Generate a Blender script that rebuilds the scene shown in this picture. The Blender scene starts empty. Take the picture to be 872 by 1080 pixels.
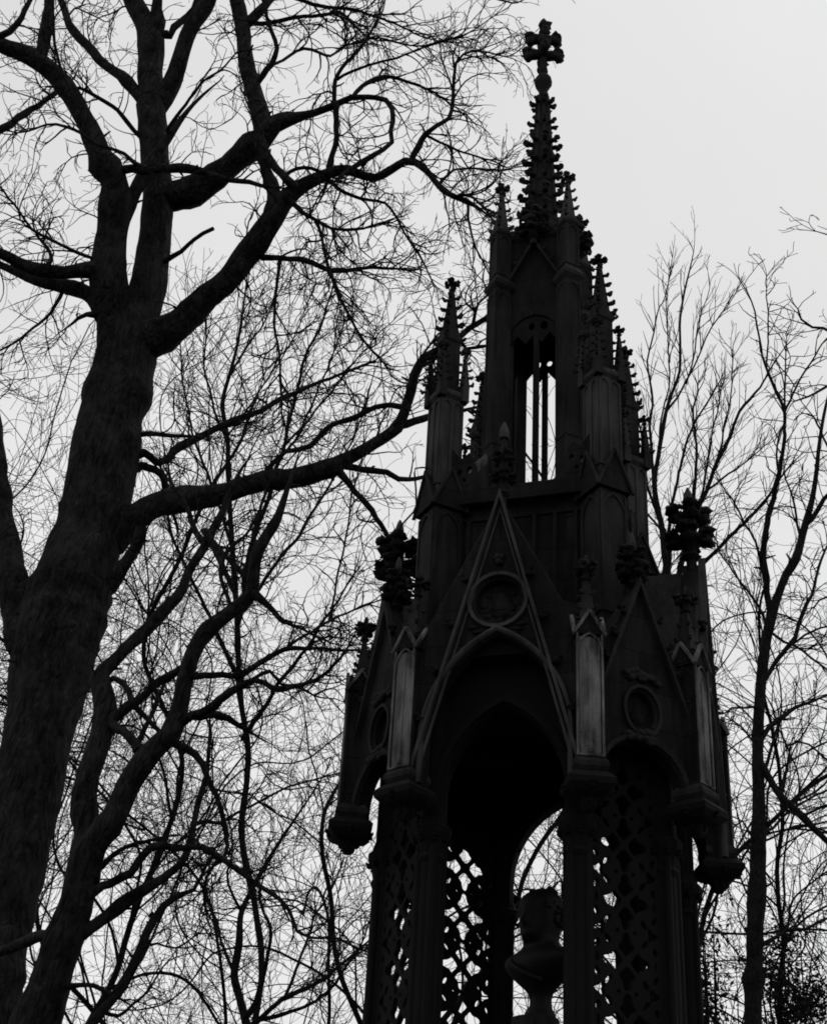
import bpy, bmesh, math, random, time
import numpy as np
from mathutils import Matrix, Vector, noise
from math import sin, cos, pi, radians, sqrt, atan2
random.seed(7)
sc = bpy.context.scene
COL = sc.collection
T0 = time.time()

# ------------------------------------------------------------------ materials
def new_mat(name):
    m = bpy.data.materials.new(name); m.use_nodes = True
    nt = m.node_tree; b = nt.nodes['Principled BSDF']
    return m, nt, b

def grey(v): return (v, v, v, 1)

def stone_mat(name, lo, hi, streak=6.0, bump=0.25, contrast=(0.35, 0.68), rough=0.9, joints=False):
    m, nt, b = new_mat(name); N = nt.nodes; Lk = nt.links
    tc = N.new('ShaderNodeTexCoord'); mp = N.new('ShaderNodeMapping')
    mp.inputs['Scale'].default_value = (streak, streak, 0.9)
    n1 = N.new('ShaderNodeTexNoise'); n1.inputs['Scale'].default_value = 3.0; n1.inputs['Detail'].default_value = 8; n1.inputs['Roughness'].default_value = 0.65
    n2 = N.new('ShaderNodeTexNoise'); n2.inputs['Scale'].default_value = 2.2; n2.inputs['Detail'].default_value = 5
    n3 = N.new('ShaderNodeTexNoise'); n3.inputs['Scale'].default_value = 60; n3.inputs['Detail'].default_value = 6
    Lk.new(tc.outputs['Object'], mp.inputs['Vector']); Lk.new(mp.outputs['Vector'], n1.inputs['Vector'])
    Lk.new(tc.outputs['Object'], n2.inputs['Vector']); Lk.new(tc.outputs['Object'], n3.inputs['Vector'])
    mx = N.new('ShaderNodeMath'); mx.operation = 'ADD'
    h = N.new('ShaderNodeMath'); h.operation = 'MULTIPLY'; h.inputs[1].default_value = 0.5
    Lk.new(n1.outputs['Fac'], mx.inputs[0]); Lk.new(n2.outputs['Fac'], mx.inputs[1]); Lk.new(mx.outputs[0], h.inputs[0])
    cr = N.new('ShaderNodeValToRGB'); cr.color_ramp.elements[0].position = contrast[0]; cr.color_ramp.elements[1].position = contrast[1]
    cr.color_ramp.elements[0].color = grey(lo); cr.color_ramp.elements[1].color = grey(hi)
    Lk.new(h.outputs[0], cr.inputs['Fac'])
    col = cr.outputs['Color']
    if joints:
        sp = N.new('ShaderNodeSeparateXYZ'); cb = N.new('ShaderNodeCombineXYZ'); Lk.new(tc.outputs['Object'], sp.inputs[0])
        sm = N.new('ShaderNodeMath'); sm.operation = 'ADD'; Lk.new(sp.outputs['X'], sm.inputs[0]); Lk.new(sp.outputs['Y'], sm.inputs[1])
        Lk.new(sm.outputs[0], cb.inputs['X']); Lk.new(sp.outputs['Z'], cb.inputs['Y'])
        br = N.new('ShaderNodeTexBrick'); br.inputs['Scale'].default_value = 1.0; br.inputs['Brick Width'].default_value = 0.52; br.inputs['Row Height'].default_value = 0.27; br.inputs['Mortar Size'].default_value = 0.006; br.inputs['Mortar Smooth'].default_value = 0.3
        br.inputs['Color1'].default_value = (1, 1, 1, 1); br.inputs['Color2'].default_value = (0.6, 0.6, 0.6, 1); br.inputs['Mortar'].default_value = (0.22, 0.22, 0.22, 1)
        Lk.new(cb.outputs[0], br.inputs['Vector'])
        ml = N.new('ShaderNodeMix'); ml.data_type = 'RGBA'; ml.blend_type = 'MULTIPLY'; ml.inputs[0].default_value = 1.0
        Lk.new(col, ml.inputs[6]); Lk.new(br.outputs['Color'], ml.inputs[7]); col = ml.outputs[2]
    Lk.new(col, b.inputs['Base Color'])
    bp = N.new('ShaderNodeBump'); bp.inputs['Strength'].default_value = bump; bp.inputs['Distance'].default_value = 0.02
    ad = N.new('ShaderNodeMath'); ad.operation = 'ADD'
    Lk.new(n1.outputs['Fac'], ad.inputs[0]); Lk.new(n3.outputs['Fac'], ad.inputs[1])
    Lk.new(ad.outputs[0], bp.inputs['Height']); Lk.new(bp.outputs['Normal'], b.inputs['Normal'])
    b.inputs['Roughness'].default_value = rough; b.inputs['Specular IOR Level'].default_value = 0.15
    return m

BLACK = stone_mat('canopy_shade_stone', 0.002, 0.005)  # sooty stone darkened further: shade under the canopy put into its colour
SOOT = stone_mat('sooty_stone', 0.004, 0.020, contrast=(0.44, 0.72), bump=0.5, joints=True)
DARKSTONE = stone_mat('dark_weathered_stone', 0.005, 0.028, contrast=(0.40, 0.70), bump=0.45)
MIDSTONE = stone_mat('weathered_stone', 0.010, 0.058)
PALE = stone_mat('rain_washed_stone', 0.018, 0.17, streak=4, contrast=(0.40, 0.62), bump=0.5)
BRONZE = stone_mat('dark_patinated_bronze', 0.002, 0.006, streak=4, rough=0.6)

def bark_mat(name, lo, hi, sx=14, sz=2.5, bump=0.9):
    m, nt, b = new_mat(name); N = nt.nodes; Lk = nt.links
    tc = N.new('ShaderNodeTexCoord'); mp = N.new('ShaderNodeMapping'); mp.inputs['Scale'].default_value = (sx, sx, sz)
    n0 = N.new('ShaderNodeTexNoise'); n0.inputs['Scale'].default_value = 3; n0.inputs['Detail'].default_value = 3
    va = N.new('ShaderNodeMix'); va.data_type = 'VECTOR'; va.inputs[0].default_value = 0.10
    Lk.new(tc.outputs['Object'], n0.inputs['Vector']); Lk.new(tc.outputs['Object'], va.inputs[4]); Lk.new(n0.outputs['Color'], va.inputs[5]); Lk.new(va.outputs[1], mp.inputs['Vector'])
    n1 = N.new('ShaderNodeTexNoise'); n1.inputs['Scale'].default_value = 1.6; n1.inputs['Detail'].default_value = 9; n1.inputs['Roughness'].default_value = 0.75
    vo = N.new('ShaderNodeTexVoronoi'); vo.feature = 'DISTANCE_TO_EDGE'; vo.inputs['Scale'].default_value = 1.5
    n2 = N.new('ShaderNodeTexNoise'); n2.inputs['Scale'].default_value = 2.6; n2.inputs['Detail'].default_value = 8; n2.inputs['Roughness'].default_value = 0.7
    Lk.new(mp.outputs['Vector'], n1.inputs['Vector']); Lk.new(mp.outputs['Vector'], vo.inputs['Vector']); Lk.new(tc.outputs['Object'], n2.inputs['Vector'])
    cl = N.new('ShaderNodeMath'); cl.operation = 'MINIMUM'; cl.inputs[1].default_value = 0.25; Lk.new(vo.outputs['Distance'], cl.inputs[0])
    a = N.new('ShaderNodeMath'); a.operation = 'ADD'; h = N.new('ShaderNodeMath'); h.operation = 'MULTIPLY'; h.inputs[1].default_value = 0.5
    Lk.new(n1.outputs['Fac'], a.inputs[0]); Lk.new(n2.outputs['Fac'], a.inputs[1]); Lk.new(a.outputs[0], h.inputs[0])
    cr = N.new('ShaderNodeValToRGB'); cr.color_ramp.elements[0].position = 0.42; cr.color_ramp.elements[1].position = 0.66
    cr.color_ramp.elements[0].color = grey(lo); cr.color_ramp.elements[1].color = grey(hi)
    Lk.new(h.outputs[0], cr.inputs['Fac']); Lk.new(cr.outputs['Color'], b.inputs['Base Color'])
    hh = N.new('ShaderNodeMath'); hh.operation = 'MULTIPLY_ADD'; hh.inputs[1].default_value = 3.0; Lk.new(cl.outputs[0], hh.inputs[0]); Lk.new(n1.outputs['Fac'], hh.inputs[2])
    bp = N.new('ShaderNodeBump'); bp.inputs['Strength'].default_value = bump; bp.inputs['Distance'].default_value = 0.05
    Lk.new(hh.outputs[0], bp.inputs['Height']); Lk.new(bp.outputs['Normal'], b.inputs['Normal'])
    b.inputs['Roughness'].default_value = 0.95; b.inputs['Specular IOR Level'].default_value = 0.1
    return m
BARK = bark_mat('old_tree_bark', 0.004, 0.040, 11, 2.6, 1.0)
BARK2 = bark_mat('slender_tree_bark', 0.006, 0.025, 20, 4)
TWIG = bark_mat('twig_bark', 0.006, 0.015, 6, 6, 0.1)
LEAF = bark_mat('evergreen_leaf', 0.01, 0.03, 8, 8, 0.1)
IRON = stone_mat('dull_iron', 0.006, 0.015)

# ------------------------------------------------------------------ camera
F_PX, PITCH, ROLL, BEAR, PSI = 1500.0, 31.362, 3.564, 5.93, -18.825
CAM = np.array([0, 0, 1.6])
_p, _r = radians(PITCH), radians(ROLL)
FW = np.array([0, cos(_p), sin(_p)]); _rt = np.array([1., 0, 0]); _up = np.array([0, -sin(_p), cos(_p)])
RT = cos(_r)*_rt + sin(_r)*_up; UP = -sin(_r)*_rt + cos(_r)*_up
cam = bpy.data.cameras.new('camera'); co = bpy.data.objects.new('camera', cam); COL.objects.link(co)
cam.sensor_fit = 'VERTICAL'; cam.sensor_height = 36.0; cam.lens = 36.0*F_PX/1080.0
cam.clip_start = 0.1; cam.clip_end = 5000
co.matrix_world = Matrix(((RT[0], UP[0], -FW[0], CAM[0]), (RT[1], UP[1], -FW[1], CAM[1]), (RT[2], UP[2], -FW[2], CAM[2]), (0, 0, 0, 1)))
sc.camera = co

def at(x, y, Y):            # the point seen at photo pixel (x, y) at a distance Y north of the viewer
    d = FW*F_PX + RT*(x-436) - UP*(y-540)
    return CAM + d*(Y/d[1])
def px_size(P):              # metres per photo pixel at P
    return float((P-CAM) @ FW)/F_PX

# ------------------------------------------------------------------ object helpers
def tag(o, label=None, cat=None, group=None, kind=None):
    for k, v in (('label', label), ('category', cat), ('group', group), ('kind', kind)):
        if v: o[k] = v
    return o
def empty(name, loc, rz=0.0):
    o = bpy.data.objects.new(name, None); COL.objects.link(o); o.location = loc; o.rotation_euler = (0, 0, rz)
    o.empty_display_size = 0.2
    return o

class MB:
    def __init__(s): s.v = []; s.f = []; s.sm = []
    def add(s, vs, fs, M=None, smooth=False):
        b = len(s.v)
        for p in vs:
            p = Vector(p)
            s.v.append(tuple(M @ p) if M is not None else tuple(p))
        for f in fs: s.f.append(tuple(i+b for i in f)); s.sm.append(smooth)
        return s
    def box(s, x0, x1, y0, y1, z0, z1, M=None):
        vs = [(x, y, z) for z in (z0, z1) for y in (y0, y1) for x in (x0, x1)]
        return s.add(vs, [(0, 1, 3, 2), (4, 6, 7, 5), (0, 4, 5, 1), (2, 3, 7, 6), (0, 2, 6, 4), (1, 5, 7, 3)], M)
    def rings(s, rings, M=None, smooth=False, cap=True):       # loft of equal-length rings
        n = len(rings[0]); vs = [p for r in rings for p in r]; fs = []
        for k in range(len(rings)-1):
            for i in range(n):
                j = (i+1) % n
                fs.append((k*n+i, k*n+j, (k+1)*n+j, (k+1)*n+i))
        s.add(vs, fs, M, smooth)
        if cap:
            s.add(rings[0], [tuple(reversed(range(n)))], M); s.add(rings[-1], [tuple(range(n))], M)
        return s
    def lathe(s, prof, n=8, M=None, rot=None, smooth=False, star=None):   # prof = [(r, z)]
        if rot is None: rot = pi/n
        R = []
        for r, z in prof:
            r = max(r, 1e-4)
            R.append([((r*(1 if not star or i % 2 == 0 else star))*cos(rot+2*pi*i/n), (r*(1 if not star or i % 2 == 0 else star))*sin(rot+2*pi*i/n), z) for i in range(n)])
        return s.rings(R, M, smooth)
    def square(s, prof, M=None):        # prof = [(halfwidth, z)]
        return s.rings([[(-w, -w, z), (w, -w, z), (w, w, z), (-w, w, z)] for w, z in prof], M)
    def bar(s, p, q, w, d, M=None, ref=(0, 1, 0)):    # rectangular bar from p to q
        p, q = Vector(p), Vector(q); t = (q-p).normalized(); u = Vector(ref).cross(t).normalized(); v = t.cross(u)
        R = [[P+u*w*a+v*d*b for a, b in ((-1, -1), (1, -1), (1, 1), (-1, 1))] for P in (p, q)]
        return s.rings(R, M)
    def strip(s, pts, prof, M=None, closed=False, smooth=False):    # sweep a 2D profile (along normal, along y) on a path in the xz plane
        n = len(pts); R = []
        for i in range(n):
            a = Vector(pts[(i-1) % n] if (closed or i) else pts[i]); b = Vector(pts[(i+1) % n] if (closed or i < n-1) else pts[i])
            t = Vector((b.x-a.x, 0, b.y-a.y)).normalized(); nn = Vector((-t.z, 0, t.x))
            if not closed and 0 < i < n-1:
                a0 = Vector(pts[i]); t1 = Vector((a0.x-a.x, 0, a0.y-a.y)).normalized(); k = 1/max(0.35, abs(t.dot(t1)))
            else: k = 1
            P = Vector((pts[i][0], 0, pts[i][1]))
            R.append([P+nn*u*k+Vector((0, v, 0)) for u, v in prof])
        if closed: R.append(R[0])
        return s.rings(R, M, smooth, cap=not closed)
    def blob(s, c, r, M=None, sub=1, seed=0, jag=0.0, rotm=None):
        bm = bmesh.new(); bmesh.ops.create_icosphere(bm, subdivisions=sub, radius=1)
        vs = []
        for v in bm.verts:
            k = 1+jag*noise.noise(Vector(v.co)*2.3+Vector((seed*3.7, seed, -seed)))
            p = Vector((v.co.x*r[0]*k, v.co.y*r[1]*k, v.co.z*r[2]*k))
            if rotm is not None: p = rotm @ p
            vs.append(p+Vector(c))
        fs = [tuple(v.index for v in f.verts) for f in bm.faces]
        bm.free(); return s.add(vs, fs, M, True)
    def mesh(s, mesh, M=None):
        return s.add([v.co for v in mesh.vertices], [tuple(p.vertices) for p in mesh.polygons], M)
    def build(s, name, mat, parent=None, bevel=0.0):
        me = bpy.data.meshes.new(name); me.from_pydata(s.v, [], s.f); me.update()
        bm = bmesh.new(); bm.from_mesh(me)
        bmesh.ops.recalc_face_normals(bm, faces=bm.faces); bm.to_mesh(me); bm.free()
        if len(me.polygons) == len(s.sm): me.polygons.foreach_set('use_smooth', s.sm)
        me.materials.append(mat)
        o = bpy.data.objects.new(name, me); COL.objects.link(o)
        if parent is not None: o.parent = parent
        if bevel:
            md = o.modifiers.new('bevel', 'BEVEL'); md.width = bevel; md.segments = 2; md.limit_method = 'ANGLE'; md.angle_limit = radians(40)
        return o

def dup(o, parent, M=None):            # one object again with shared mesh, its children too
    c = o.copy(); COL.objects.link(c); c.parent = parent
    if M is not None: c.matrix_basis = M
    for ch in o.children: dup(ch, c)
    return c

def plate(outline, holes, thick, bev=0.0):     # flat plate with holes in the xz plane, y = 0 .. thick
    cu = bpy.data.curves.new('plate', 'CURVE'); cu.dimensions = '2D'; cu.fill_mode = 'BOTH'
    cu.extrude = thick/2-bev; cu.bevel_depth = bev; cu.bevel_resolution = 0
    for poly in [outline]+list(holes):
        sp = cu.splines.new('POLY'); sp.points.add(len(poly)-1); sp.use_cyclic_u = True
        for p, (x, z) in zip(sp.points, poly): p.co = (x, z, 0, 1)
    o = bpy.data.objects.new('plate', cu); COL.objects.link(o)
    bpy.context.view_layer.update()
    me = bpy.data.meshes.new_from_object(o)
    bpy.data.objects.remove(o); bpy.data.curves.remove(cu)
    for v in me.vertices:
        x, z, y = v.co; v.co = (x, thick/2-y, z)
    return me

def face(ang, rad, z=0.0):       # frame of a wall: x along it, y inwards, z up
    a = radians(ang); n = Vector((sin(a), -cos(a), 0)); t = Vector((cos(a), sin(a), 0)); O = n*rad
    return Matrix(((t.x, -n.x, 0, O.x), (t.y, -n.y, 0, O.y), (0, 0, 1, z), (0, 0, 0, 1)))

def arch_pts(hw, z0, z1, n=10):      # pointed arch from (-hw, z0) over (0, z1) to (hw, z0)
    rise = z1-z0; R = (hw*hw+rise*rise)/(2*hw)
    th = math.asin(min(1, rise/R)); pts = []
    for i in range(n+1):
        a = th*i/n; pts.append((-(R*cos(a)-(R-hw)), z0+R*sin(a)))
    return pts+[(-x, z) for x, z in reversed(pts[:-1])]

# ------------------------------------------------------------------ Gothic ornaments
def crocket(mb, c, out, size, M=None, seed=0):
    o = Vector(out).normalized(); up = Vector((0, 0, 1)); t = o.cross(up).normalized()
    Rm = Matrix((o, t, up)).transposed()
    c = Vector(c)
    mb.blob(c+o*size*0.42, (size*0.62, size*0.30, size*0.27), M, 1, seed, 0.7, Rm)
    mb.blob(c+o*size*0.80+up*size*0.16, (size*0.26, size*0.36, size*0.20), M, 1, seed+3, 1.1, Rm)
    mb.blob(c+o*size*0.60-up*size*0.24, (size*0.30, size*0.26, size*0.16), M, 1, seed+5, 1.1, Rm)

def leaf_arm(mb, c, out, size, M=None, seed=0):      # curling two-lobed leaf of a finial
    o = Vector(out).normalized(); up = Vector((0, 0, 1)); t = o.cross(up).normalized()
    Rm = Matrix((o, t, up)).transposed(); c = Vector(c)
    mb.blob(c+o*size*0.42, (size*0.58, size*0.26, size*0.24), M, 2, seed, 0.9, Rm)
    mb.blob(c+o*size*0.86+up*size*0.24, (size*0.34, size*0.46, size*0.24), M, 2, seed+1, 1.3, Rm)
    mb.blob(c+o*size*0.76-up*size*0.30, (size*0.32, size*0.40, size*0.22), M, 2, seed+2, 1.3, Rm)
    for q in (-1, 1): mb.blob(c+o*size*0.55+t*size*0.34*q+up*size*(0.22-0.1*q), (size*0.18, size*0.14, size*0.15), M, 1, seed+4+q, 1.2, Rm)

def finial(mb, z0, h, w, tiers=2, M=None, seed=0, rot=0.0, shaft=0.16):
    r = w*shaft
    mb.lathe([(r*0.9, z0), (r*0.8, z0+h*0.12), (r*1.7, z0+h*0.17), (r*0.9, z0+h*0.22), (r*1.15, z0+h*0.40), (r*1.05, z0+h*0.72), (r*0.75, z0+h*0.84), (r*0.62, z0+h*0.92), (r*0.2, z0+h)], 6, M)
    lv = [(0.40, 1.0), (0.66, 0.92)] if tiers == 2 else [(0.55, 1.0)]
    for q, (fz, k) in enumerate(lv):
        for i in range(4):
            a = rot+i*pi/2+(0.35 if q else 0)
            leaf_arm(mb, (0, 0, z0+h*fz), (cos(a), sin(a), 0.12*q), w*0.5*k, M, seed+q*10+i)

def spirelet(mb, z0, z1, w0, M=None, sides=4, levels=5, csize=0.05, fw=0.12, fh=None, rot=pi/4, seed=0, fin_tiers=1):
    fh = fh or (z1-z0)*0.24; zs = z1-fh
    k = 1/cos(pi/sides)
    mb.lathe([(w0*k, z0), (w0*k*0.26, zs+fh*0.15)], sides, M, rot)
    for l in range(levels):
        f = (l+0.35)/levels; z = z0+(zs-z0)*f; r = w0*(1-f*0.72)
        for i in range(4):
            a = rot+i*pi/2
            crocket(mb, (cos(a)*r*1.15, sin(a)*r*1.15, z), (cos(a), sin(a), 0.15), csize*(1-0.3*f), M, seed+l*5+i)
    finial(mb, zs, fh, fw, fin_tiers, M, seed+50, rot)

def cross_gable(mb, w, z0, z1, M=None, over=0.0):      # roof of four small gables on a square shaft
    c = [(-w, -w, z0), (w, -w, z0), (w, w, z0), (-w, w, z0)]
    ap = [(0, -w, z1), (w, 0, z1), (0, w, z1), (-w, 0, z1)]
    mb.add(c+ap+[(0, 0, z1)], [(0, 1, 4), (1, 2, 5), (2, 3, 6), (3, 0, 7), (1, 8, 4), (1, 5, 8), (2, 8, 5), (2, 6, 8), (3, 8, 6), (3, 7, 8), (0, 8, 7), (0, 4, 8)], M)
def gable_coping(mb, w, z0, z1, t, M=None):
    for i in range(4):
        Mi = Matrix.Rotation(i*pi/2, 4, 'Z'); Mi = M @ Mi if M is not None else Mi
        y = -w-0.004
        mb.bar((-w-t*0.6, y, z0-t*0.5), (0, y, z1+t), t*0.5, t*0.55, Mi); mb.bar((w+t*0.6, y-0.002, z0-t*0.5), (0, y-0.002, z1+t), t*0.5, t*0.55, Mi)

def panel_frame(mb, x0, x1, z0, z1, y, b, d, M):       # raised border
    mb.box(x0, x0+b, y-d, y, z0, z1, M); mb.box(x1-b, x1, y-d, y, z0, z1, M)
    mb.box(x0+b, x1-b, y-d, y, z0, z0+b, M)
    pts = arch_pts((x1-x0)/2-b, z1-(x1-x0)*0.7, z1-b*0.3, 5); xm = (x0+x1)/2
    mb.strip([(p[0]+xm, p[1]) for p in pts], [(0, y-d*0.9), (0.0, y), (b, y), (b, y-d*0.9)], M)

# ------------------------------------------------------------------ the monument
AX = np.array([10*sin(radians(BEAR)), 10*cos(radians(BEAR)), 0])
mon = empty('gothic_canopy_monument', tuple(AX), radians(PSI))
tag(mon, 'tall soot-blackened Gothic canopy monument with gables, pinnacles and a crocketed spire around a bust', 'monument')
L, S = 1.216, 0.853
AP, APC = L/2+S/sqrt(2), S/2+L/sqrt(2)       # distance of long and short sides from the axis
VERT = []       # (angle of the long side, end, position, turn of the pilaster)
for fa in (0, 90, 180, 270):
    for e in (-1, 1):
        P = face(fa, AP) @ Vector((e*L/2, 0, 0)); VERT.append((fa, e, P, fa+e*22.5))

# stepped base and podium (below the picture)
b = MB()
for k, (r, z0, z1) in enumerate(((2.6, 0.0, 0.17), (2.25, 0.17, 0.34), (1.9, 0.34, 0.51), (1.55, 0.51, 0.75))):
    b.lathe([(r, z0), (r, z1-0.02), (r-0.02, z1)], 8)
b.build('stepped_base', DARKSTONE, mon, 0.01)
b = MB(); b.lathe([(1.42, 0.75), (1.42, 0.9), (1.32, 0.97), (1.32, 1.3), (1.40, 1.36), (1.40, 1.45)], 8); b.build('podium', DARKSTONE, mon, 0.01)

# lower clustered piers
pier = MB()
pier.lathe([(0.16, 1.45), (0.16, 1.6), (0.12, 1.68)], 8)
pier.lathe([(0.082, 1.6), (0.080, 5.9)], 12, smooth=True)
for i in range(4):
    a = pi/4+i*pi/2
    pier.lathe([(0.030, 1.6), (0.028, 4.62)], 8, Matrix.Translation((cos(a)*0.078, sin(a)*0.078, 0)), smooth=True)
pobj = None
for fa, e, P, turn in VERT:
    M = Matrix.Translation((P.x*0.8, P.y*0.8, 0)) @ Matrix.Rotation(radians(turn), 4, 'Z')
    if pobj is None:
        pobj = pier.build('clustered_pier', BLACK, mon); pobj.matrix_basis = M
        cp = MB()
        cp.lathe([(0.085, 4.50), (0.10, 4.53), (0.085, 4.56), (0.10, 4.63), (0.125, 4.69), (0.13, 4.73), (0.105, 4.75), (0.09, 4.80)], 12)
        for i in range(8):
            a = i*pi/4; crocket(cp, (cos(a)*0.085, sin(a)*0.085, 4.64), (cos(a), sin(a), 0.3), 0.055, None, i)
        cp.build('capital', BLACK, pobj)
    else: dup(pobj, mon, M)

# inner arches of the long sides: plate over the arch between piers
hwi = 0.425
ap_i = arch_pts(hwi, 4.95, 5.59, 12)
out_i = [(-0.52, 4.66), (-hwi, 4.66)]+ap_i+[(hwi, 4.66), (0.52, 4.66), (0.52, 5.92), (-0.52, 5.92)]
pm = plate(out_i, [], 0.14, 0.012)
fo = None
for fa in (0, 90, 180, 270):
    M = face(fa, 1.02)
    if fo is None:
        m_ = MB().mesh(pm); m_.strip([(-hwi+0.0, 4.66)]+ap_i+[(hwi, 4.66)], [(0.003, -0.03), (0.003, 0.0), (0.05, 0.0), (0.05, -0.03)])
        # small cusps
        for sx in (-1, 1):
            for q in (4, 8):
                x, z = ap_i[q]; m_.blob((sx*abs(x)*0.97, 0.07, z), (0.018, 0.03, 0.018), None, 1)
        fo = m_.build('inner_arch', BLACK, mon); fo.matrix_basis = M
    else: dup(fo, mon, M)

# pierced tracery panels in the short sides
def circ(cx, cz, rx, rz, n=14, rot=0.0, sharp=0.0):
    pts = []
    for i in range(n):
        a = 2*pi*i/n; u, w = cos(a), sin(a)
        k = 1-sharp*(abs(w)**3)*0.0
        x = rx*u*(1-sharp*abs(w)**2); z = rz*w
        pts.append((cx+x*cos(rot)-z*sin(rot), cz+x*sin(rot)+z*cos(rot)))
    return pts
thw = 0.255
holes = []
per = 0.375; zc = 5.02-per*9
def petal(cx, cz, turn, R0=0.074, dist=0.096, rib=0.016, n=26):     # cusped petal of a quatrefoil, pointing at the centre
    pts = []
    for k in range(n+1):
        a = -0.74*pi+1.48*pi*k/n
        r = R0*(0.95+0.26*cos(3*a))
        x, z = r*sin(a)*0.92, dist+r*cos(a)
        lim = max(0.003, z-rib)
        x = max(-lim, min(lim, x)); pts.append((x, z))
    pts.append((0.0, rib+0.012))
    c_, s_ = cos(turn), sin(turn)
    return [(cx+x*c_-z*s_*0.98, cz+x*s_+z*c_) for x, z in pts]
def trefoil(cx, cz, r, turn, n=18):
    return [(cx+r*(1+0.30*cos(3*(2*pi*k/n)-turn))*cos(2*pi*k/n), cz+r*(1+0.30*cos(3*(2*pi*k/n)-turn))*sin(2*pi*k/n)) for k in range(n)]
while zc < 5.1:
    for q in range(4): holes.append(petal(0, zc, q*pi/2))
    for s in (-1, 1):
        holes.append(circ(s*0.222, zc, 0.014, 0.036, 8))
        for u in (-1, 1): holes.append(circ(s*0.222, zc+u*0.088, 0.022, 0.034, 10, s*u*0.35, .2)); holes.append(circ(s*0.140, zc+u*0.125, 0.022, 0.040, 10, -s*u*0.7, .2))
        zt = zc+per/2
        if zt < 4.95: holes.append(trefoil(s*0.200, zt, 0.040, 0 if s > 0 else pi)); holes.append(circ(s*0.066, zt, 0.018, 0.018, 8))
    zc += per
holes += [circ(0, 5.30, 0.034, 0.07, 12, 0, 0.5), circ(-0.075, 5.25, 0.018, 0.024, 8), circ(0.075, 5.25, 0.018, 0.024, 8)]
tm = plate([(-thw-0.03, 1.45), (thw+0.03, 1.45), (thw+0.03, 5.95), (-thw-0.03, 5.95)], holes, 0.04, 0.006)
fo = None
for fa in (45, 135, 225, 315):
    M = face(fa, 1.065)
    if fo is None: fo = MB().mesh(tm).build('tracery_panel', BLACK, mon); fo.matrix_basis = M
    else: dup(fo, mon, M)

# ceiling vault closing the canopy
b = MB(); ring = []
def poly(scale, z): return [(P.x*scale, P.y*scale, z) for fa, e, P, t in VERT]
b.rings([poly(0.97, 5.88), poly(0.97, 6.0), poly(0.60, 6.5)]); b.build('vault', BLACK, mon)

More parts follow.
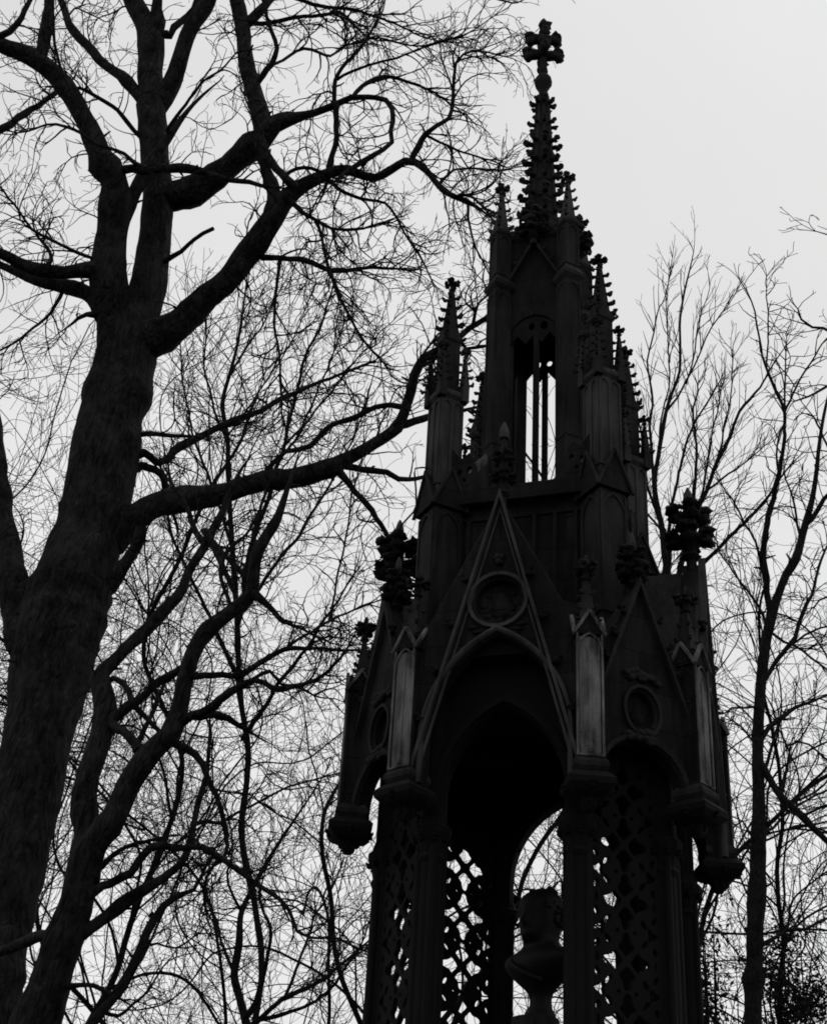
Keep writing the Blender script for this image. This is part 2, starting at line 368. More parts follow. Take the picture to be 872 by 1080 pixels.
# outer arch walls with big gables on the four long sides
hw = 0.487; zsp, zap = 5.25, 6.01
ar = arch_pts(hw, zsp, zap, 14)
ol = [(-0.545, 4.93), (-hw, 4.93)]+ar+[(hw, 4.93), (0.545, 4.93), (0.60, 5.9), (0.34, 6.42), (0.0, 7.08), (-0.34, 6.42), (-0.60, 5.9)]
roundel = [(0.178*cos(2*pi*i/28), 6.26+0.178*sin(2*pi*i/28)) for i in range(28)]
gm = plate(ol, [roundel], 0.12, 0.01)
fo = None
for fa in (0, 90, 180, 270):
    M = face(fa, AP+0.045)
    if fo is None:
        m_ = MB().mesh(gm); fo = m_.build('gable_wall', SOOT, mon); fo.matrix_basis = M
        m_ = MB()          # hood and rake mouldings
        m_.strip([(-hw, 4.95)]+ar+[(hw, 4.95)], [(0.004, -0.02), (0.004, 0.02), (0.040, 0.02), (0.040, -0.035), (0.022, -0.045)], None, False, True)
        m_.build('arch_moulding', MIDSTONE, fo)
        m_ = MB()
        rk = [(-0.560, 5.05), (0, 7.12), (0.560, 5.05)]
        m_.strip(rk, [(-0.050, -0.018), (-0.050, 0.0), (-0.030, 0.0), (-0.030, -0.018)])
        m_.strip(rk, [(-0.012, -0.055), (-0.012, 0.0), (0.012, 0.0), (0.012, -0.055)])
        m_.build('gable_coping', MIDSTONE, fo)
        m_ = MB(); m_.strip([(0.205*cos(2*pi*i/36), 6.26+0.205*sin(2*pi*i/36)) for i in range(36)], [(-0.014, -0.03), (-0.014, 0.0), (0.012, 0.0), (0.012, -0.03)], None, True)
        m_.build('roundel_ring', MIDSTONE, fo)
        m_ = MB(); m_.lathe([(0.19, -0.005), (0.19, 0.02)], 24, Matrix.Translation((0, 0.09, 6.26)) @ Matrix.Rotation(pi/2, 4, 'X'))
        m_.blob((0, 0.07, 6.25), (0.09, 0.03, 0.10), None, 2, 3, 0.8)
        for q in range(8):
            a = q*pi/4; m_.blob((0.12*cos(a), 0.075, 6.26+0.12*sin(a)), (0.035, 0.02, 0.03), None, 1, q, 0.6)
        m_.build('roundel_relief', SOOT, fo)
        m_ = MB()          # carved leaves in the gable field and on the rakes
        m_.blob((0, -0.01, 6.60), (0.045, 0.03, 0.03), None, 2, 5, 0.8); m_.blob((0, -0.01, 6.56), (0.03, 0.03, 0.03), None, 2, 6, 0.8); m_.build('boss', DARKSTONE, fo); m_ = MB()
        for s in (-1, 1):
            for q in range(3):
                m_.blob((s*(0.17-0.03*q), -0.008, 6.06-0.035*q), (0.05, 0.016, 0.018), None, 1, q, 0.7)
            m_.build('leaf_carving', SOOT, fo); m_ = MB()
            for q in range(1, 5):
                f = q/6; x = s*0.575*(1-f); z = 5.05+2.07*f; mc = MB(); crocket(mc, (x, -0.02, z), (s*1, -0.3, 0.3), 0.085, None, q); mc.build('crocket', SOOT, fo)
        m_ = MB(); finial(m_, 7.04, 0.75, 0.33, 2, Matrix.Translation((0, 0.05, 0)), 11, 0.0, 0.15); m_.build('gable_finial', SOOT, fo); MB().lathe([(0.035, 7.66), (0.042, 7.70), (0.03, 7.76), (0.008, 7.81)], 6, Matrix.Translation((0, 0.05, 0))).build('finial_tip', MIDSTONE, fo)
        m_ = MB()          # saddle roof running back to the tower
        R = []
        for y in (0.125, 0.72): R.append([(-0.56, y, 5.95), (0, y, 7.04), (0.56, y, 5.95)])
        m_.rings(R); m_.build('saddle_roof', DARKSTONE, fo)
    else: dup(fo, mon, M)

m_ = MB(); finial(m_, 7.06, 0.62, 0.17, 2, Matrix.Translation((0, 0.05, 0)), 17, 0.4, 0.20); wf = m_.build('gable_finial', SOOT, fo)
for ch in list(fo.children):
    if ch.name.startswith('gable_finial') and ch != wf: bpy.data.objects.remove(ch)
wf.name = 'gable_finial'

# smaller gabled walls on the four short sides
hs = 0.33; ars = arch_pts(hs, 4.98, 5.28, 10)
ols = [(-0.375, 4.90), (-hs, 4.90)]+ars+[(hs, 4.90), (0.375, 4.90), (0.40, 5.75), (0.0, 6.45), (-0.40, 5.75)]
rd = [(0.125*cos(2*pi*i/24), 5.50+0.155*sin(2*pi*i/24)) for i in range(24)]
sm_ = plate(ols, [rd], 0.11, 0.01)
fo = None
for fa in (45, 135, 225, 315):
    M = face(fa, APC+0.01)
    if fo is None:
        fo = MB().mesh(sm_).build('small_gable_wall', SOOT, mon); fo.matrix_basis = M
        m_ = MB(); m_.strip(ars, [(0.004, -0.02), (0.004, 0.02), (0.035, 0.02), (0.035, -0.03)]); m_.strip([(0.145*cos(2*pi*i/30), 5.50+0.175*sin(2*pi*i/30)) for i in range(30)], [(-0.012, -0.025), (-0.012, 0.0), (0.010, 0.0), (0.010, -0.025)], None, True)
        m_.build('arch_moulding', DARKSTONE, fo)
        m_ = MB(); rk = [(-0.40, 5.45), (0, 6.48), (0.40, 5.45)]
        m_.strip(rk, [(-0.012, -0.045), (-0.012, 0.0), (0.014, 0.0), (0.014, -0.045)])
        for s in (-1, 1):
            for q in range(1, 5):
                f = q/5.5; mc = MB(); crocket(mc, (s*0.41*(1-f), -0.02, 5.45+1.03*f), (s, -0.4, 0.3), 0.075, None, q); mc.build('crocket', SOOT, fo)
        m_.build('gable_coping', DARKSTONE, fo)
        for zc_ in (5.31, 5.76):
            m_ = MB(); m_.blob((0, -0.012, zc_), (0.12, 0.02, 0.03), None, 2, 1, 0.9)
            for q in range(9): m_.blob((random.uniform(-0.13, 0.13), -0.014, zc_+random.uniform(-.03, .04)), (0.045, 0.03, 0.03), None, 1, q, 0.9)
            m_.build('leaf_carving', DARKSTONE, fo)
        m_ = MB(); m_.lathe([(0.15, -0.005), (0.15, 0.02)], 20, Matrix.Translation((0, 0.08, 5.5)) @ Matrix.Rotation(pi/2, 4, 'X') @ Matrix.Scale(1.15, 4, (0, 1, 0)))
        m_.blob((0, 0.07, 5.5), (0.07, 0.03, 0.09), None, 2, 3, 0.9); m_.build('roundel_relief', SOOT, fo)
        m_ = MB(); finial(m_, 6.40, 0.48, 0.22, 2, Matrix.Translation((0, 0.05, 0)), 23, 0.0, 0.16); m_.build('gable_finial', SOOT, fo); MB().lathe([(0.024, 6.80), (0.030, 6.83), (0.022, 6.88), (0.006, 6.92)], 6, Matrix.Translation((0, 0.05, 0))).build('finial_tip', MIDSTONE, fo)
        m_ = MB(); m_.rings([[(-0.37, y, 5.78), (0, y, 6.40), (0.37, y, 5.78)] for y in (0.115, 0.6)]); m_.build('saddle_roof', DARKSTONE, fo)
    else: dup(fo, mon, M)

# eight pilasters with pendants and pinnacles
W = 0.092
fo = None
for fa, e, P, turn in VERT:
    M = Matrix.Translation((P.x, P.y, 0)) @ Matrix.Rotation(radians(turn), 4, 'Z')
    if fo is None:
        m_ = MB(); m_.square([(W-0.012, 5.05), (W-0.012, 5.93)])
        for i in range(1, 4):
            panel_frame(m_, -W, W, 5.05, 5.90, -W+0.012, 0.020, 0.012, Matrix.Rotation(i*pi/2, 4, 'Z'))
        fo = m_.build('pilaster', SOOT, mon); fo.matrix_basis = M
        m_ = MB(); m_.box(-W+0.02, W-0.02, -W+0.002, -W+0.02, 5.06, 5.90); panel_frame(m_, -W, W, 5.05, 5.92, -W+0.002, 0.016, 0.014, None)
        m_.box(-0.012, 0.012, -W-0.006, -W+0.004, 5.08, 5.80)
        m_.build('front_panel', PALE, fo, 0.004)
        m_ = MB(); m_.square([(W+0.004, 4.96), (W+0.022, 4.985), (W+0.022, 5.015), (W+0.002, 5.05)]); m_.build('sill', DARKSTONE, fo)
        m_ = MB()
        m_.square([(0.022, 4.715), (0.045, 4.745), (0.055, 4.79), (0.115, 4.82), (0.150, 4.86), (0.155, 4.90), (0.125, 4.935), (W, 4.96)])
        for i in range(8):
            a = i*pi/4; crocket(m_, (cos(a)*0.10, sin(a)*0.10, 4.85), (cos(a), sin(a), 0.1), 0.07, None, i+2)
        for i in range(4):
            a = i*pi/2; crocket(m_, (cos(a)*0.03, sin(a)*0.03, 4.77), (cos(a), sin(a), 0.1), 0.045, None, i+9)
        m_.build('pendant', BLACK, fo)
        m_ = MB(); cross_gable(m_, W+0.006, 5.92, 6.07); m_.build('gablet_roof', SOOT, fo)
        m_ = MB(); gable_coping(m_, W+0.006, 5.92, 6.07, 0.022); m_.build('gablet_coping', PALE, fo)
        m_ = MB(); spirelet(m_, 5.98, 6.58, 0.062, None, 4, 3, 0.055, 0.15, 0.24, pi/4, 5); m_.build('pinnacle', DARKSTONE, fo)
    else: dup(fo, mon, M)

# tower above the gables
b = MB()
b.square([(0.60, 5.9), (0.60, 7.52), (0.615, 7.54), (0.615, 7.57), (0.46, 7.66), (0.42, 7.68)])
tower = b.build('tower_body', SOOT, mon)
b = MB()
for fa in (0, 90, 180, 270):
    Mf = face(fa, 0.60)
    b.box(-0.58, 0.58, -0.018, 0.0, 7.33, 7.36, Mf)
b.build('string_course', SOOT, tower)
fo = None
for fa in (0, 90, 180, 270):
    for x in (-0.42, -0.26, -0.10, 0.10, 0.26, 0.42):
        M = face(fa, 0.60) @ Matrix.Translation((x, 0, 0))
        if fo is None: fo = MB().box(-0.014, 0.014, -0.025, 0.0, 6.3, 7.33).build('mullion_strip', SOOT, tower); fo.matrix_basis = M
        else: dup(fo, tower, M)

# sloping flyers from the turrets up to the lantern piers
fo = None
for fa in (45, 135, 225, 315):
    M = face(fa, 0.0)
    if fo is None:
        m_ = MB(); R_ = [(-0.84, 7.62), (-0.48, 8.06), (-0.48, 7.66), (-0.84, 7.40)]
        m_.rings([[(x, y, z) for y, z in R_] for x in (-0.045, 0.045)])
        fo = m_.build('flyer', DARKSTONE, mon); fo.matrix_basis = M
        m_ = MB(); m_.bar((0, -0.80, 7.69), (0, -0.49, 8.07), 0.06, 0.018, None, (1, 0, 0)); m_.build('flyer_coping', PALE, fo)
    else: dup(fo, mon, M)

# four corner turrets on the tower
fo = None
for k, fa in enumerate((45, 135, 225, 315)):
    M = face(fa, 1.03 if fa == 225 else 0.912)
    if fo is None:
        m_ = MB(); m_.square([(0.118, 5.9), (0.118, 7.40)])
        m_.box(-0.10, 0.10, 0.1, 0.5, 5.9, 7.3)                      # web back to the tower
        m_.add([(-0.10, 0.1, 7.3), (0.10, 0.1, 7.3), (0.10, 0.5, 7.3), (-0.10, 0.5, 7.3), (-0.10, 0.5, 7.62), (0.10, 0.5, 7.62)], [(0, 1, 5, 4), (0, 4, 3), (1, 2, 5), (3, 4, 5, 2), (0, 3, 2, 1)])
        for i in range(4):
            panel_frame(m_, -0.118, 0.118, 6.35, 7.36, -0.118, 0.022, 0.014, Matrix.Rotation(i*pi/2, 4, 'Z'))
        fo = m_.build('corner_turret', DARKSTONE, mon); fo.matrix_basis = M
        m_ = MB(); cross_gable(m_, 0.150, 7.40, 7.74); m_.build('gablet_roof', SOOT, fo)
        m_ = MB(); gable_coping(m_, 0.150, 7.40, 7.74, 0.020); m_.build('gablet_coping', DARKSTONE, fo)
        m_ = MB(); m_.square([(0.100, 7.5), (0.100, 8.47), (0.125, 8.50), (0.125, 8.54), (0.08, 8.58)])
        for i in range(4):
            Mi = Matrix.Rotation(i*pi/2, 4, 'Z')
            panel_frame(m_, -0.100, 0.0, 7.62, 8.44, -0.100, 0.013, 0.012, Mi); panel_frame(m_, 0.0, 0.100, 7.62, 8.44, -0.100, 0.013, 0.0125, Mi)
        m_.build('turret_shaft', MIDSTONE, fo)
        m_ = MB(); m_.square([(0.072, 8.54), (0.07, 9.08), (0.085, 9.10), (0.085, 9.13)]); cross_gable(m_, 0.085, 9.13, 9.22)
        spirelet(m_, 9.14, 9.845, 0.062, None, 4, 5, 0.075, 0.12, 0.19, pi/4, 2)
        for i in range(4):
            a = pi/4+i*pi/2; crocket(m_, (cos(a)*0.10, sin(a)*0.10, 9.12), (cos(a), sin(a), 0.2), 0.05, None, i)
        m_.build('turret_pinnacle', DARKSTONE, fo)
        for i in range(4):
            a = pi/4+i*pi/2; Mi = Matrix.Translation((cos(a)*0.148, sin(a)*0.148, 0))
            m_ = MB(); m_.square([(0.032, 8.46), (0.032, 8.62)], Mi); spirelet(m_, 8.60, 9.04, 0.034, Mi, 4, 4, 0.050, 0.085, 0.13, pi/4, 4+i)
            m_.build('small_pinnacle', MIDSTONE if i < 2 else DARKSTONE, fo)
    else: dup(fo, mon, M)

# openwork parapets between the turrets
fo = None
ph = []
for i in range(-4, 5):
    ph += [circ(i*0.115, 7.98, 0.038, 0.055, 10, 0, 0.3), circ(i*0.115+0.0575, 7.87, 0.024, 0.03, 8)]
for fa in (0, 90, 180, 270):
    M = face(fa, 0.70)
    if fo is None:
        m_ = MB().mesh(plate([(-0.55, 7.45), (0.55, 7.45), (0.55, 7.62), (0.32, 7.62), (0.26, 7.58), (-0.26, 7.58), (-0.32, 7.62), (-0.55, 7.62)], [], 0.05, 0.006))
        fo = m_.build('parapet', SOOT, mon); fo.matrix_basis = M
        for s in (-1, 1):
            MB().mesh(plate([(s*0.36, 7.615), (s*0.56, 7.615), (s*0.56, 7.98), (s*0.48, 7.86), (s*0.42, 7.92), (s*0.36, 7.80)], [circ(s*0.41, 7.76, 0.026, 0.04, 10), circ(s*0.49, 7.74, 0.026, 0.04, 10), circ(s*0.45, 7.67, 0.018, 0.024, 8)], 0.05, 0.006)).build('cresting', SOOT, fo)
    else: dup(fo, mon, M)

# lantern stage
b = MB()
b.square([(0.36, 7.64), (0.36, 7.74), (0.33, 7.77)]); b.build('lantern_base', SOOT, mon)
b = MB()
b.square([(0.285, 9.60), (0.285, 10.45), (0.31, 10.48), (0.31, 10.54), (0.17, 10.62)])
lant = b.build('lantern_body', SOOT, mon)
for fa in (0, 90, 180, 270):
    Mf = face(fa, 0.285)
    m_ = MB(); m_.strip([(-0.27, 9.9), (0, 10.42), (0.27, 9.9)], [(-0.012, -0.05), (-0.012, 0), (0.012, 0), (0.012, -0.05)], Mf); m_.build('gable_coping', DARKSTONE, lant)
    for q in range(1, 4):
        for s in (-1, 1): m_ = MB(); crocket(m_, (s*0.27*(1-q/4), -0.03, 9.9+0.52*q/4), (s, -0.4, .3), 0.06, Mf, q); m_.build('crocket', DARKSTONE, lant)
fo = None
lo = [(-0.25, 7.77), (-0.222, 7.77), (-0.222, 9.34)]+[(p[0], p[1]) for p in arch_pts(0.222, 9.34, 9.58, 5)[1:-1]]+[(0.222, 9.34), (0.222, 7.77), (0.25, 7.77), (0.25, 9.63), (-0.25, 9.63)]
lm = plate(lo, [], 0.06, 0.004)
for fa in (0, 90, 180, 270):
    M = face(fa, 0.30)
    if fo is None:
        m_ = MB().mesh(lm); fo = m_.build('lantern_window', SOOT, mon); fo.matrix_basis = M
        m_ = MB()
        m_.box(0.022-0.025, 0.022+0.025, 0.015, 0.045, 7.77, 9.42)
        m_.mesh(plate([(-0.213, 9.28)]+[(-0.213+0.0355*i, 9.28+(0.10 if i % 4 == 2 else 0.0)+(0.05 if i % 4 in (1, 3) else 0)) for i in range(1, 12)]+[(0.213, 9.28), (0.213, 9.58), (-0.213, 9.58)], [circ(-0.02, 9.46, 0.03, 0.04, 10), circ(0.09, 9.46, 0.035, 0.05, 10)], 0.03, 0.003), Matrix.Translation((0, 0.017, 0)))
        m_.build('mullion', SOOT, fo)
    else: dup(fo, mon, M)
fo = None
for fa in (45, 135, 225, 315):
    M = face(fa, 0.439)
    if fo is None:
        m_ = MB(); m_.square([(0.074, 7.7), (0.072, 9.86), (0.100, 9.90), (0.102, 9.94), (0.076, 9.99), (0.066, 10.02), (0.064, 10.50), (0.08, 10.53), (0.08, 10.56)])
        for i in range(4):
            Mi = Matrix.Rotation(i*pi/2, 4, 'Z')
            panel_frame(m_, -0.066, 0.066, 10.03, 10.49, -0.065, 0.015, 0.010, Mi); panel_frame(m_, -0.074, 0.074, 8.2, 9.82, -0.072, 0.016, 0.008, Mi)
        m_.box(-0.05, 0.05, 0.05, 0.13, 7.7, 10.4)
        fo = m_.build('lantern_pier', DARKSTONE, mon); fo.matrix_basis = M
        m_ = MB(); cross_gable(m_, 0.072, 10.56, 10.66); spirelet(m_, 10.58, 11.205, 0.052, None, 4, 4, 0.066, 0.125, 0.18, pi/4, 8)
        for i in range(4):
            a = pi/4+i*pi/2; crocket(m_, (cos(a)*0.08, sin(a)*0.08, 10.52), (cos(a), sin(a), 0), 0.05, None, i)
        m_.build('lantern_pinnacle', MIDSTONE, fo)
    else: dup(fo, mon, M)
fo = None
for fa in (0, 90, 180, 270):      # finials of the lantern gables
    M = face(fa, 0.33)
    if fo is None:
        m_ = MB(); finial(m_, 10.36, 0.48, 0.24, 2, None, 31, 0, 0.17); fo = m_.build('lantern_finial', DARKSTONE, mon); fo.matrix_basis = M
    else: dup(fo, mon, M)

# spire
b = MB()
sp = [(0.165, 10.58), (0.150, 10.75), (0.150, 10.80), (0.128, 11.16), (0.048, 12.62)]
b.lathe(sp, 8, None, None)
for i in range(8):
    a = pi/8+i*pi/4
    b.bar((cos(a)*0.150, sin(a)*0.150, 10.75), (cos(a)*0.05, sin(a)*0.05, 12.62), 0.012, 0.012)
b.lathe([(0.048, 12.60), (0.042, 12.66), (0.050, 12.70), (0.088, 12.78), (0.092, 12.84), (0.06, 12.90), (0.034, 12.93)], 8)
spire = b.build('spire', DARKSTONE, mon)
for q, z in enumerate((10.78, 10.98, 11.19, 11.42, 11.66, 11.92, 12.19, 12.48)):
    r = 0.150-(z-10.75)/(12.62-10.75)*0.102
    m_ = MB()
    m_.lathe([(r+0.004, z-0.04), (r+0.014, z-0.025), (r+0.012, z-0.005), (r, z)], 8)
    for i in range(8):
        a = pi/8+i*pi/4; crocket(m_, (cos(a)*r, sin(a)*r, z), (cos(a), sin(a), 0.1), 0.105 if q < 6 else 0.082, None, q*8+i)
    m_.build('crocket_ring', DARKSTONE, spire)
m_ = MB()
m_.lathe([(0.034, 12.90), (0.05, 12.98), (0.036, 13.06), (0.042, 13.3), (0.036, 13.5), (0.044, 13.62), (0.036, 13.72), (0.01, 13.77)], 8)
for z, w in ((13.22, 0.190), (13.45, 0.165)):
    for i in range(4):
        a = radians(18)+i*pi/2
        o = Vector((cos(a), sin(a), 0)); tt = Vector((-sin(a), cos(a), 0)); Rm = Matrix((o, tt, Vector((0, 0, 1)))).transposed()
        m_.blob(o*w*0.5+Vector((0, 0, z)), (w*0.60, 0.048, 0.064), None, 2, i, 0.6, Rm)
        m_.blob(o*w*0.84+Vector((0, 0, z+0.045)), (0.052, 0.058, 0.046), None, 2, i+4, 0.9, Rm); m_.blob(o*w*0.80+Vector((0, 0, z-0.048)), (0.050, 0.054, 0.044), None, 2, i+9, 0.5, Rm)
m_.build('cross_finial', DARKSTONE, spire)

# bent conductor rod on the left turret
def tube_mesh(mb, pts, r, n=6, M=None):
    pts = [Vector(p) for p in pts]; R = []
    for i, p in enumerate(pts):
        t = (pts[min(i+1, len(pts)-1)]-pts[max(i-1, 0)]).normalized(); u = t.cross(Vector((0.3, 0.5, 0.81))).normalized(); v = t.cross(u)
        R.append([p+(u*cos(2*pi*k/n)+v*sin(2*pi*k/n))*r for k in range(n)])
    mb.rings(R, M, True)
Minv = (Matrix.Translation(tuple(AX)) @ Matrix.Rotation(radians(PSI), 4, 'Z')).inverted()
m_ = MB(); tube_mesh(m_, [Minv @ Vector(at(x, y, Y)) for x, y, Y in ((457, 495, 9.52), (446, 493, 9.5), (438, 494, 9.48), (437, 499, 9.46), (438.5, 515, 9.45), (439, 533, 9.45), (436, 540, 9.5), (424, 553, 9.55), (418, 562, 9.6))], 0.0075)
m_.build('lightning_conductor', IRON, mon)

# pedestal and bust inside
ped = MB(); ped.lathe([(0.42, 1.45), (0.42, 1.7), (0.32, 1.8), (0.30, 3.5), (0.27, 3.55)], 8)
ped.lathe([(0.27, 3.55), (0.22, 3.60), (0.17, 3.66), (0.16, 3.72)], 24, smooth=True)
po = ped.build('pedestal', DARKSTONE); po.location = tuple(AX); tag(po, 'dark stone pedestal standing under the canopy, carrying the bust', 'pedestal')
bust = empty('portrait_bust', (AX[0]+0.035, AX[1], 3.72), radians(-140)); tag(bust, 'dark bust of a man with head turned left, standing inside the Gothic canopy', 'bust')
# rings: z, front, back, half width (x is forward); top of head at 0.895
lev = [(0.0, .10, -.10, .10), (.03, .105, -.105, .105), (.06, .075, -.075, .075), (.13, .068, -.068, .070), (.17, .085, -.075, .085), (.205, .11, -.095, .12), (.25, .135, -.125, .185), (.31, .165, -.155, .25), (.36, .175, -.175, .295), (.40, .165, -.18, .31), (.43, .14, -.175, .265), (.455, .11, -.165, .20), (.475, .10, -.152, .155), (.50, .105, -.142, .128), (.52, .135, -.135, .116),
       (.545, .155, -.118, .112), (.575, .160, -.125, .122), (.605, .160, -.14, .130), (.635, .160, -.155, .136), (.665, .158, -.165, .140), (.70, .160, -.172, .144), (.735, .165, -.176, .147), (.77, .160, -.176, .146), (.805, .145, -.168, .138), (.84, .115, -.145, .118), (.865, .08, -.115, .09), (.885, .04, -.07, .05), (.895, .005, -.02, .012)]
n = 48; R = []
for z, fr, bk, w in lev:
    ring = []
    for i in range(n):
        a = 2*pi*i/n; c, s = cos(a), sin(a)
        x = (fr if c > 0 else -bk)*abs(c)**0.9*(1 if c > 0 else -1); y = w*abs(s)**0.9*(1 if s > 0 else -1)
        if z > 0.52 and c > 0:
            g = lambda z0, sz, y0, sy: math.exp(-((z-z0)/sz)**2-((y-y0)/sy)**2)
            x += 0.055*g(.635, .022, 0, .026)+0.03*g(.665, .03, 0, .02)+0.016*g(.712, .015, 0, .09)
            x -= 0.022*g(.685, .018, .055, .03)+0.022*g(.685, .018, -.055, .03)
            x += 0.014*g(.588, .009, 0, .04)+0.012*g(.565, .009, 0, .035)-0.010*g(.577, .005, 0, .05)+0.02*g(.53, .018, 0, .05)
        ring.append((x, y, z))
    R.append(ring)
m_ = MB(); m_.rings(R, None, True); bo = m_.build('figure', BRONZE, bust)
md = bo.modifiers.new('sub', 'SUBSURF'); md.levels = 1; md.render_levels = 1
m_ = MB(); rr = random.Random(4)
for i in range(90):
    u = rr.uniform(-1, 1)*2.3+pi; zz = rr.uniform(.62, .89); k = sqrt(max(0.02, 1-((zz-.70)/.205)**2)) if zz > .70 else 1.0
    if zz < .70 and abs(u-pi) > 1.35: continue
    m_.blob((cos(u)*0.165*k-0.008, sin(u)*0.138*k, zz), (.030, .030, .020), None, 1, i, .6)
m_.build('hair', BRONZE, bust)
for s in (-1, 1):
    m_ = MB(); m_.blob((-.01, s*.142, .66), (.026, .014, .042), None, 2, 1, .2); m_.build('ear', BRONZE, bust)
m_ = MB()      # cloak collar lying over one shoulder
tube_mesh(m_, [(cos(a)*(.125+.05*sin(a*1.5)), sin(a)*.215, .435-.05*cos(a)) for a in [q*0.3-1.9 for q in range(14)]], 0.022)
tube_mesh(m_, [(.10, -.16, .42), (.165, -.12, .36), (.185, -.03, .30), (.165, .06, .25), (.12, .13, .22)], 0.020)
m_.build('cloak', BRONZE, bust)
print('monument', time.time()-T0)

# ------------------------------------------------------------------ trees
def smooth_path(pts, step):       # Catmull-Rom through rows of any width, resampled about every `step` in the first 2 columns
    P = np.array(pts, float)
    if len(P) < 3:
        n = max(2, int(np.linalg.norm(P[1, :2]-P[0, :2])/step)+1); t = np.linspace(0, 1, n)[:, None]
        return P[0]*(1-t)+P[1]*t
    E = np.vstack([2*P[0]-P[1], P, 2*P[-1]-P[-2]]); out = []
    for i in range(1, len(E)-2):
        a, b_, c, d = E[i-1:i+3]; n = max(1, int(np.linalg.norm(c[:2]-b_[:2])/step))
        for k in range(n):
            t = k/n
            out.append(0.5*((2*b_)+(-a+c)*t+(2*a-5*b_+4*c-d)*t*t+(-a+3*b_-3*c+d)*t**3))
    out.append(P[-1]); return np.array(out)

def tubes(name, lines, mat, parent, sides=3, rough=0.0, smooth=True):   # lines = [(Nx3, N)]
    V = []; Fq = []; base = 0
    ang = np.arange(sides)*2*pi/sides; ca, sa = np.cos(ang), np.sin(ang)
    idx = np.arange(sides); nxt = (idx+1) % sides
    for P, r in lines:
        n = len(P)
        if n < 2: continue
        T = np.empty_like(P); T[1:-1] = P[2:]-P[:-2]; T[0] = P[1]-P[0]; T[-1] = P[-1]-P[-2]
        T /= np.linalg.norm(T, axis=1)[:, None]+1e-9
        ref = np.array([0.9, 0.1, 0.42]) if abs(T[0][0]) < 0.75 else np.array([0.1, 0.3, 0.95])
        U = np.empty_like(P); u = ref
        for i in range(n):
            u = u-T[i]*(u @ T[i]); u = u/(np.linalg.norm(u)+1e-9); U[i] = u
        W_ = np.cross(T, U)
        rad = np.repeat(r[:, None], sides, 1)
        if rough:
            for i in range(n):
                for k in range(sides):
                    q = Vector((ca[k]*1.3, sa[k]*1.3, i*0.16))
                    q2 = Vector((ca[k]*4, sa[k]*4, i*0.35))
                    rad[i, k] *= 1+rough*noise.noise(q+Vector(P[0]))+rough*0.55*noise.noise(q2)+rough*0.35*noise.noise(Vector((ca[k]*9, sa[k]*9, i*0.9)))
        ring = P[:, None, :]+rad[:, :, None]*(U[:, None, :]*ca[None, :, None]+W_[:, None, :]*sa[None, :, None])
        V.append(ring.reshape(-1, 3))
        k0 = base+np.arange(n-1)[:, None]*sides
        q = np.stack([k0+idx, k0+nxt, k0+sides+nxt, k0+sides+idx], -1).reshape(-1, 4)
        Fq.append(q); base += n*sides
    V = np.vstack(V); Fq = np.vstack(Fq)
    me = bpy.data.meshes.new(name)
    me.vertices.add(len(V)); me.vertices.foreach_set('co', V.astype(np.float32).ravel())
    me.loops.add(Fq.size); me.loops.foreach_set('vertex_index', Fq.astype(np.int32).ravel())
    me.polygons.add(len(Fq)); me.polygons.foreach_set('loop_start', np.arange(0, Fq.size, 4, dtype=np.int32))
    me.polygons.foreach_set('use_smooth', np.full(len(Fq), smooth))
    me.update(calc_edges=True); me.materials.append(mat)
    o = bpy.data.objects.new(name, me); COL.objects.link(o)
    if parent is not None: o.parent = parent; o.matrix_parent_inverse = Matrix.Translation(parent.location).inverted()
    return o

RNG = random.Random(21)
def unit(v): return v/(np.linalg.norm(v)+1e-9)
def rnd3(): return np.array([RNG.gauss(0, 1), RNG.gauss(0, 1), RNG.gauss(0, 1)])

def twig(lines, p, d, length, r0, r1, m, lvl, st):
    """grow one twig from p along d; lengths and radii in metres, m = metres per pixel"""
    step = (7.5 if lvl < 1 else 5)*m; n = max(2, int(length/step)); step = length/n
    P = [p]; d = unit(d); curl = rnd3()*st['curl']; pts = [p]
    for i in range(n):
        curl = curl*0.62+rnd3()*st['curl']*(1, 1.15, 1.3, 1.3)[lvl]
        d = unit(d+curl+st['bias']*st['trop']*(0.5+i/n))
        p = p+d*step; pts.append(p)
        if lvl < st['levels'] and i >= (1 if lvl == 0 else 0) and RNG.random() < st['split'][lvl]*step/m/10:
            s = rnd3(); s = unit(s-d*(s @ d))
            ang = RNG.uniform(*st.get('ang', (0.45, 1.0)))
            cd = d*cos(ang)+s*sin(ang)*np.array([1, 0.75, 1])
            f = 1-i/n*0.6
            rr_ = r0+(r1-r0)*i/n
            twig(lines, p, cd, length*RNG.uniform(0.28, 0.62)*f, max(rr_*0.72, r1), r1, m, lvl+1, st)
    P = np.array(pts); lines.append((P, np.linspace(r0, r1, len(P))))

